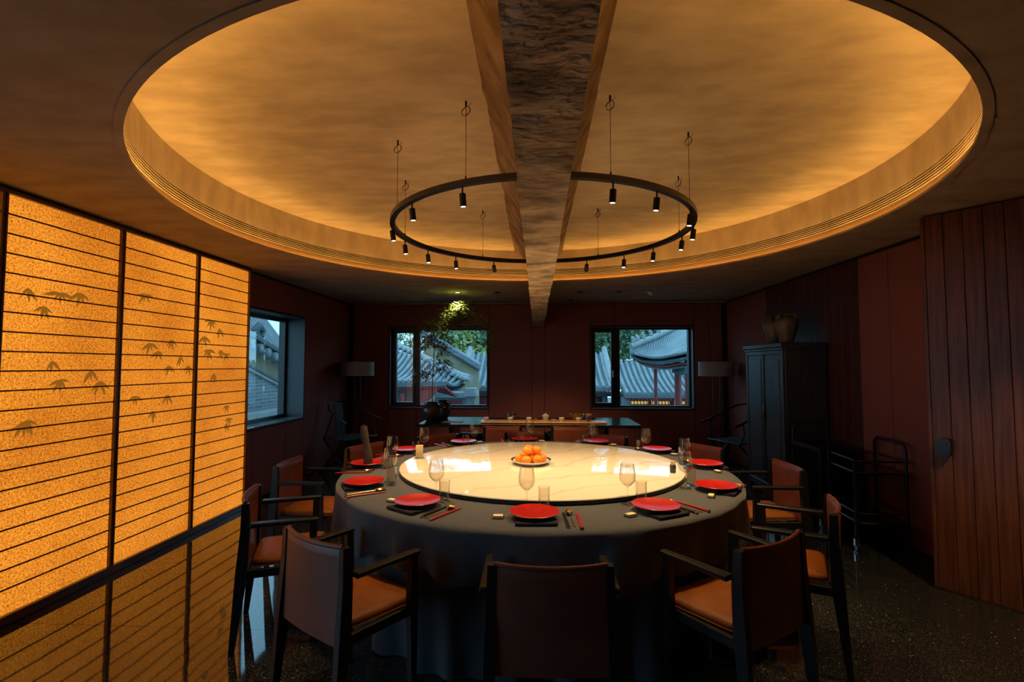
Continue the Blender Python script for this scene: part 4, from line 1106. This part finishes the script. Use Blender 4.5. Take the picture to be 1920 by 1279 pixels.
def tiled_slope(parent, r0, r1, e0, e1, nrow, sag=.12, rr_=.06, nseg=10):
    """slab + round tile rows from ridge line r0-r1 to eave line e0-e1"""
    r0, r1, e0, e1 = map(Vector, (r0, r1, e0, e1))
    def pt(u, v):
        p = (r0.lerp(r1, u)).lerp(e0.lerp(e1, u), v); p.z -= sag*math.sin(PI*v); return p
    rows = [[pt(u/8, v/nseg) for u in range(9)] for v in range(nseg+1)]
    b = MB().grid(rows); b.grid([[p - Vector((0,0,.12)) for p in r][::-1] for r in rows])
    b.grid([rows[-1], [p - Vector((0,0,.12)) for p in rows[-1]]])
    obj('roof_slab', b, M['tile_dark'], parent)
    b = MB()
    for k in range(nrow):
        u = (k+.5)/nrow
        b.tube([pt(u, v/nseg) + Vector((0,0,.02)) for v in range(nseg+1)], rr_, 8)
    o = obj('tile_rows', b, M['tile'], parent, smooth=60); o['kind'] = 'stuff'
    b = MB(); nr = nrow*2
    for k in range(nr):
        p = pt((k+.5)/nr, 1) - Vector((0,0,.16)); d = (pt((k+.5)/nr, 1) - pt((k+.5)/nr, .8)).normalized()
        b.bar(p - d*.5, p + d*.02, .05, .05)
    o = obj('rafter_ends', b, M['red_wood'], parent); o['kind'] = 'stuff'
    return pt
# near gallery roof seen through both back windows
g1 = thing('courtyard_hall', 'low grey-tiled courtyard hall seen through both back windows', 'building', (0, 19, GZ))
def up(parent):
    for c in parent.children: c.location = (-parent.location.x, -parent.location.y, -parent.location.z)
tiled_slope(g1, (-2.62,19.5,1.95), (2.60,19.5,1.95), (-2.62,17.0,.74), (2.60,17.0,.74), 24, .14, .062)
for x in (-2.66, 2.64):
    pts = [Vector((x,17.0-.12,.74+.05)), Vector((x,17.4,.86)), Vector((x,18.2,1.22)), Vector((x,19.0,1.72)), Vector((x,19.5,2.02)), Vector((x,19.62,2.22))]
    obj('verge_ridge', MB().tube(pts, [.10,.11,.12,.12,.12,.09], 8), M['ridge_stone'], g1, smooth=60)
obj('verge_horn', MB().tube([(-2.66,17.0,.74),(-2.95,16.9,.70),(-3.15,16.85,.76)], [.09,.07,.03], 8), M['ridge_stone'], g1, smooth=60)
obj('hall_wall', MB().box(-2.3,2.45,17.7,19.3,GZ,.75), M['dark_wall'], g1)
obj('eave_beam', MB().box(-2.5,2.6,17.45,17.65,.42,.58), M['teal_wood'], g1)
for x in (-2.25, -1.2, .0, 1.2, 2.35):
    obj('hall_column', MB().tube([(x,17.55,GZ),(x,17.55,.42)], .09, 10), M['red_wood'] if abs(x) < 2.3 else M['brickwall'], g1, smooth=60)
for x in (-1.75, 1.75):
    lw = obj('lattice_window', MB().box(x-.40,x+.40,17.66,17.70,-.9,.36), M['red_wood'], g1)
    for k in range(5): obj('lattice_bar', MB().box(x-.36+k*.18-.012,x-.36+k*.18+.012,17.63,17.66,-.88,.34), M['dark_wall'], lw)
up(g1)
g2 = thing('courtyard_gallery', 'grey-tiled gallery with lit lattice windows seen through the right window', 'building', (4.2, 18, GZ))
tiled_slope(g2, (2.80,18.4,1.62), (8.4,18.4,1.62), (2.80,16.0,.58), (8.4,16.0,.58), 30, .12, .058)
b = MB()
for k in range(30): b.ico((2.80+5.6*(k+.5)/30, 18.36, 1.66), .075, 1)
o = obj('ridge_tiles', b, M['ridge_stone'], g2, smooth=60); o['kind'] = 'stuff'
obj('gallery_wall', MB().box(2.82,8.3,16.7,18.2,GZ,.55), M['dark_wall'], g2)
obj('gallery_pier', MB().box(2.80,3.04,16.35,16.75,GZ,.45), M['brickwall'], g2)
obj('gallery_beam', MB().box(2.82,8.3,16.45,16.62,.40,.52), M['teal_wood'], g2)
for x in (3.10, 3.80, 4.55, 5.32, 6.1):
    lw = obj('lattice_window', MB().box(x-.02,x+.56,16.66,16.69,-.75,.37), M['lit'], g2)
    for k in range(6): obj('lattice_bar', MB().box(x+.0+k*.105-.011,x+.0+k*.105+.011,16.635,16.66,-.75,.37), M['dark_wall'], lw)
    for k in range(6): obj('lattice_bar', MB().box(x-.02,x+.56,16.64,16.655,-.62+k*.19-.010,-.55+k*.19+.010), M['dark_wall'], lw)
up(g2)

# pavilion with upturned eaves, right window
pv = thing('red_pavilion', 'pavilion with upturned grey eaves and red columns outside the right window', 'building', (3.6, 12.5, GZ))
def cr(pts, n):
    """smooth polyline through control points"""
    P = [Vector(p) for p in pts]; out = []
    for i in range(len(P)-1):
        p0, p1, p2, p3 = P[max(i-1,0)], P[i], P[i+1], P[min(i+2,len(P)-1)]
        for k in range(n):
            t = k/n
            out.append(.5*((2*p1) + (p2-p0)*t + (2*p0-5*p1+4*p2-p3)*t*t + (3*p1-p0-3*p2+p3)*t**3))
    out.append(P[-1]); return out
eave = cr([(2.437,13.0,1.877),(2.627,12.8,1.748),(2.911,12.3,1.672),(3.137,11.7,1.712),(3.41,11.0,1.792),(3.80,10.1,1.90)], 8)
hip = cr([(2.437,13.0,1.905),(2.75,13.2,2.03),(3.469,14.0,2.29),(4.2,14.7,2.62),(4.7,15.1,2.95),(5.4,15.8,3.35)], 8)
rows = []
for v in range(9):
    t = v/8; rows.append([e.lerp(h_, t) - Vector((0,0,.10*math.sin(PI*t))) for e, h_ in zip(eave, hip)])
b = MB().grid(rows); b.grid([[p - Vector((0,0,.10)) for p in r][::-1] for r in rows])
obj('roof_slab', b, M['tile_dark'], pv, smooth=60)
b = MB()
def samp(row, u):
    x = u*(len(row)-1); i = min(int(x), len(row)-2); return row[i].lerp(row[i+1], x-i)
for k in range(40):
    u = (k+.5)/40; b.tube([samp(r, u) + Vector((0,0,.015)) for r in rows], .034, 6)
o = obj('tile_rows', b, M['tile'], pv, smooth=60); o['kind'] = 'stuff'
obj('hip_ridge', MB().tube([p + Vector((0,0,.08)) for p in hip], .085, 8), M['ridge_stone'], pv, smooth=60)
for k in range(5):
    p = hip[3+k*3] + Vector((0,0,.16))
    obj('ridge_figure', MB().tube([p, p+Vector((.01,0,.07)), p+Vector((-.03,0,.13)), p+Vector((-.05,0,.17))], [.05,.055,.04,.02], 8), M['ridge_stone'], pv, smooth=60)
b = MB(); b2 = MB()
inw = Vector((.55,.35,0))
for k in range(60):
    u = (k+.5)/60; p = samp(eave, u)
    b.bar(p + Vector((0,0,-.13)), p + inw*.9 + Vector((0,0,-.05)), .035, .045)
    b2.bar(p + inw*.30 + Vector((0,0,-.26)), p + inw*1.4 + Vector((0,0,-.14)), .035, .045)
o = obj('rafters', b, M['teal_wood'], pv); o['kind'] = 'stuff'
o = obj('rafters', b2, M['tile'], pv); o['kind'] = 'stuff'
obj('red_fascia', MB().tube([p + inw*.18 + Vector((0,0,-.20)) for p in eave], .032, 6), M['red_wood'], pv, smooth=60)
obj('soffit_board', MB().grid([[p + inw*.25 + Vector((0,0,-.24)) for p in eave], [p + inw*2.2 + Vector((0,0,-.10)) for p in eave]]), M['teal_wood'], pv)
for x, y, r in ((3.49,12.5,.085),(3.58,11.95,.085),(3.06,13.0,.045)):
    obj('red_column', MB().tube([(x,y,GZ),(x,y,1.62)], r, 14), M['red_wood'], pv, smooth=60)
obj('lintel', MB().box(3.42,3.66,11.7,12.75,1.30,1.56), M['teal_wood'], pv)
for k in range(4):
    z = 1.27 + .07*k; obj('bracket', MB().box(3.44-.09*k,3.66,12.35-.02*k,12.55,z,z+.06), M['teal_wood'], pv, bevel=.006)
up(pv)

# building at the left window: hipped roof, red eave
lh = thing('left_temple_hall', 'grey-tiled hall with red eave outside the left back window', 'building', (-3.4, 13, GZ))
lh.name = 'temple_hall'
tiled_slope(lh, (-7.4,17.4,3.05), (-1.90,13.1,1.12), (-7.2,12.0,.98), (-2.30,12.5,1.10), 34, .16, .05)
hp = [Vector((-1.75,12.9,1.16)), Vector((-2.2,13.4,1.28)), Vector((-3.42,14.5,1.78)), Vector((-4.43,15.5,2.16)), Vector((-5.9,17.0,2.80))]
obj('hip_ridge', MB().tube(cr(hp, 5), .10, 8), M['ridge_stone'], lh, smooth=60)
b = MB()
for p in cr(hp, 5)[::1]: b.ico((p.x-.05, p.y-.12, p.z-.02), .075, 1)
o = obj('ridge_tile_ends', b, M['ridge_stone'], lh, smooth=60); o['kind'] = 'stuff'
obj('red_eave_board', MB().bar((-7.2,12.12,.86),(-2.42,12.6,.98),.10,.16), M['red_wood'], lh)
obj('hall_wall', MB().hexa([(-7.0,12.6,GZ),(-2.95,12.9,GZ),(-2.95,14.2,GZ),(-7.0,14.0,GZ)], [(-7.0,12.6,.95),(-2.95,12.9,1.0),(-2.95,14.2,1.0),(-7.0,14.0,.95)]), M['brickwall'], lh)
for x, y in ((-3.42,12.45),(-4.6,12.36),(-5.8,12.25)): obj('red_column', MB().tube([(x,y,GZ),(x,y,.80)], .085, 12), M['red_wood'], lh, smooth=60)
obj('corner_bracket', MB().hexa([(-3.0,12.5,.55),(-2.85,12.5,.55),(-2.85,12.7,.55),(-3.0,12.7,.55)], [(-3.0,12.45,.86),(-2.45,12.5,.94),(-2.45,12.7,.94),(-3.0,12.7,.86)]), M['red_wood'], lh)
up(lh)
g3 = thing('ochre_gable', 'ochre plastered gable with dark tile verge behind the left window roof', 'building', (-3.0, 16.2, GZ))
obj('gable_wall', MB().poly([(-3.8,16.4,GZ),(-1.95,16.4,GZ),(-1.95,16.4,1.35),(-3.8,16.4,2.46)], (0,.3,0)), M['ochre'], g3)
obj('verge_tiles', MB().tube([(-3.85,16.3,2.53),(-2.9,16.3,1.97),(-1.9,16.3,1.38)], .07, 8), M['tile_dark'], g3, smooth=60)
obj('verge_ridge', MB().tube([(-3.85,16.45,2.66),(-2.9,16.45,2.10),(-1.9,16.45,1.50)], .08, 8), M['tile'], g3, smooth=60)
up(g3)
g4 = thing('courtyard_wall', 'low grey courtyard wall with a red band below the left window', 'wall', (-2.6, 15, GZ))
obj('wall_body', MB().box(-4.5,-2.0,14.85,15.15,GZ,.52), M['brickwall'], g4)
obj('wall_coping', MB().box(-4.5,-1.95,14.75,15.25,.52,.70), M['tile'], g4, bevel=.02)
obj('red_band', MB().box(-3.02,-2.24,14.82,14.849,.33,.45), M['red_wood'], g4)
up(g4)
g5 = thing('gate_pier', 'square grey brick gate pier below the hall eave', 'pier', (-1.88, 14.1, GZ))
obj('shaft', MB().box(-2.02,-1.76,14.0,14.26,GZ,.62), M['brickwall'], g5, bevel=.01)
obj('capital', MB().box(-2.08,-1.70,13.94,14.32,.62,.76).box(-2.05,-1.73,13.97,14.29,.76,.86), M['ridge_stone'], g5, bevel=.01)
up(g5)

# gable building beyond the left-wall window
lg = thing('brick_gable', 'grey brick gable with round tile ends outside the left window', 'building', (-5.8, 9.5, GZ))
X0 = -5.6
def lin(y, a, b_): return a[1] + (b_[1]-a[1])*(y-a[0])/(b_[0]-a[0])
bl = ((9.254,1.448),(10.673,1.008)); el = ((9.27,1.90),(10.65,1.52))
Y0, Y1 = 6.0, 11.7
obj('brick_wall', MB().poly([(X0,Y0,GZ),(X0,Y1,GZ),(X0,Y1,lin(Y1,*bl)),(X0,Y0,lin(Y0,*bl))], (-.4,0,0)), M['brick'], lg)
obj('plaster_band', MB().poly([(X0-.03,Y0,lin(Y0,*bl)),(X0-.03,Y1,lin(Y1,*bl)),(X0-.03,Y1,lin(Y1,*el)),(X0-.03,Y0,lin(Y0,*el))], (-.35,0,0)), M['ochre'], lg)
obj('moulding', MB().bar((X0+.02,Y0,lin(Y0,*bl)),(X0+.02,Y1,lin(Y1,*bl)),.06,.05), M['ridge_stone'], lg)
obj('moulding', MB().bar((X0+.01,Y0,lin(Y0,*bl)+.07),(X0+.01,Y1,lin(Y1,*bl)+.07),.05,.035), M['tile_dark'], lg)
sl = Vector((0, 1, (el[1][1]-el[0][1])/(el[1][0]-el[0][0]))).normalized()
y = Y0+.1
while y < Y1-.1:
    z = lin(y, *el)
    t_ = obj('round_tile', MB().tube([(X0+.20,y,z-.01),(X0-.3,y,z+.02)], .085, 14), M['tile'], lg, smooth=40)
    obj('tile_boss', MB().tube([(X0+.212,y,z-.01),(X0+.2005,y,z-.01)], [.045,.055], 12), M['ridge_stone'], t_)
    y += .28
obj('roof_edge', MB().bar((X0+.02,Y0,lin(Y0,*el)+.16),(X0+.02,Y1,lin(Y1,*el)+.16),.30,.07), M['tile_dark'], lg)
obj('roof_edge', MB().bar((X0-.06,Y0,lin(Y0,*el)+.25),(X0-.06,Y1,lin(Y1,*el)+.25),.16,.10), M['tile'], lg)
b = MB(); y = Y0
while y < Y1:
    z = lin(y, *el)+.26; b.tube([(X0-.10,y,z),(X0-1.2,y,z+1.3),(X0-2.4,y,z+3.2)], .07, 6); y += .26
o = obj('tile_rows', b, M['tile'], lg, smooth=60); o['kind'] = 'stuff'
obj('roof_slab', MB().hexa([(X0-2.4,Y0,lin(Y0,*el)+3.1),(X0-.05,Y0,lin(Y0,*el)+.16),(X0-.05,Y1,lin(Y1,*el)+.16),(X0-2.4,Y1,lin(Y1,*el)+3.1)], [(X0-2.4,Y0,lin(Y0,*el)+3.2),(X0-.05,Y0,lin(Y0,*el)+.22),(X0-.05,Y1,lin(Y1,*el)+.22),(X0-2.4,Y1,lin(Y1,*el)+3.2)]), M['tile_dark'], lg)
obj('roof_ornament', MB().tube([(X0-.15,9.9,2.02),(X0-.15,9.8,2.20),(X0-.15,9.95,2.32),(X0-.15,10.1,2.22),(X0-.15,10.05,2.10)], [.10,.09,.08,.07,.05], 8), M['tile_dark'], lg, smooth=60)
obj('wall_ledge', MB().box(X0+.001,X0+.28,Y0,Y1,.44,.60), M['ridge_stone'], lg, bevel=.02)
up(lg)

# trees
def tree(name, lab, c, rad, nleaf, mats, trunk_x, seed):
    t = thing(name, lab, 'tree', (trunk_x, c[1], GZ), 0, 'courtyard trees')
    o_ = Vector((trunk_x, c[1], GZ)); r = random.Random(seed)
    b = MB(); b.tube([(0,0,0),(.1,0,1.5),(c[0]-trunk_x,0,c[2]-GZ)], [.22,.18,.08], 10)
    for k in range(6):
        a = r.uniform(0,6.28); p = Vector((c[0],c[1],c[2]))-o_
        b.tube([p*.7, p + Vector((math.cos(a)*rad[0]*.6, math.sin(a)*rad[1]*.6, r.uniform(-.2,.6)*rad[2]))], [.09,.03], 6)
    obj('trunk', b, M['trunk'], t, smooth=60)
    for mi, m in enumerate(mats):
        b = MB()
        blobs = [Vector((r.gauss(0,.45)*rad[0], r.gauss(0,.45)*rad[1], r.gauss(0,.42)*rad[2])) + Vector(c) - o_ for _ in range(16)]
        for k in range(nleaf//len(mats)):
            q = r.choice(blobs); d = Vector((r.gauss(0,1), r.gauss(0,1), r.gauss(0,.8))).normalized()*r.uniform(.3,1)**.5
            p = q + Vector((d.x*rad[0], d.y*rad[1], d.z*rad[2]))*.36
            u = Vector((r.gauss(0,1), r.gauss(0,1), r.gauss(0,1))).normalized(); v = u.cross(Vector((r.gauss(0,1), r.gauss(0,1), r.gauss(0,1)))).normalized()
            s = r.uniform(.07,.15)
            b.add([p-u*s, p+v*s*.5, p+u*s, p-v*s*.5], [(0,1,2),(0,2,3)])
        o = obj('foliage', b, m, t); o['kind'] = 'stuff'
tree('courtyard_tree', 'yellow-green tree in the middle of the left window view', (-3.5,23.2,2.15), (1.9,1.5,1.8), 9000, [M['leafB'],M['leafA']], -3.5, 1)
tree('courtyard_tree', 'dark green tree above the hall roof in the left window', (-1.8,31,3.5), (3.0,2.2,3.0), 9000, [M['leafA']], -1.8, 2)
tree('courtyard_tree', 'far tree at the left behind the ochre gable', (-7.9,38,3.8), (3.3,2.4,2.6), 6000, [M['leafA'],M['leafB']], -7.9, 3)
tree('courtyard_tree', 'blue-green tree behind the casement of the right window', (3.4,26,3.0), (2.3,1.9,2.6), 9000, [M['leafA']], 3.4, 4)
tree('courtyard_tree', 'dark tree behind the pavilion eave in the right window', (7.8,34,3.7), (3.0,2.2,3.2), 9000, [M['leafA']], 7.8, 5)
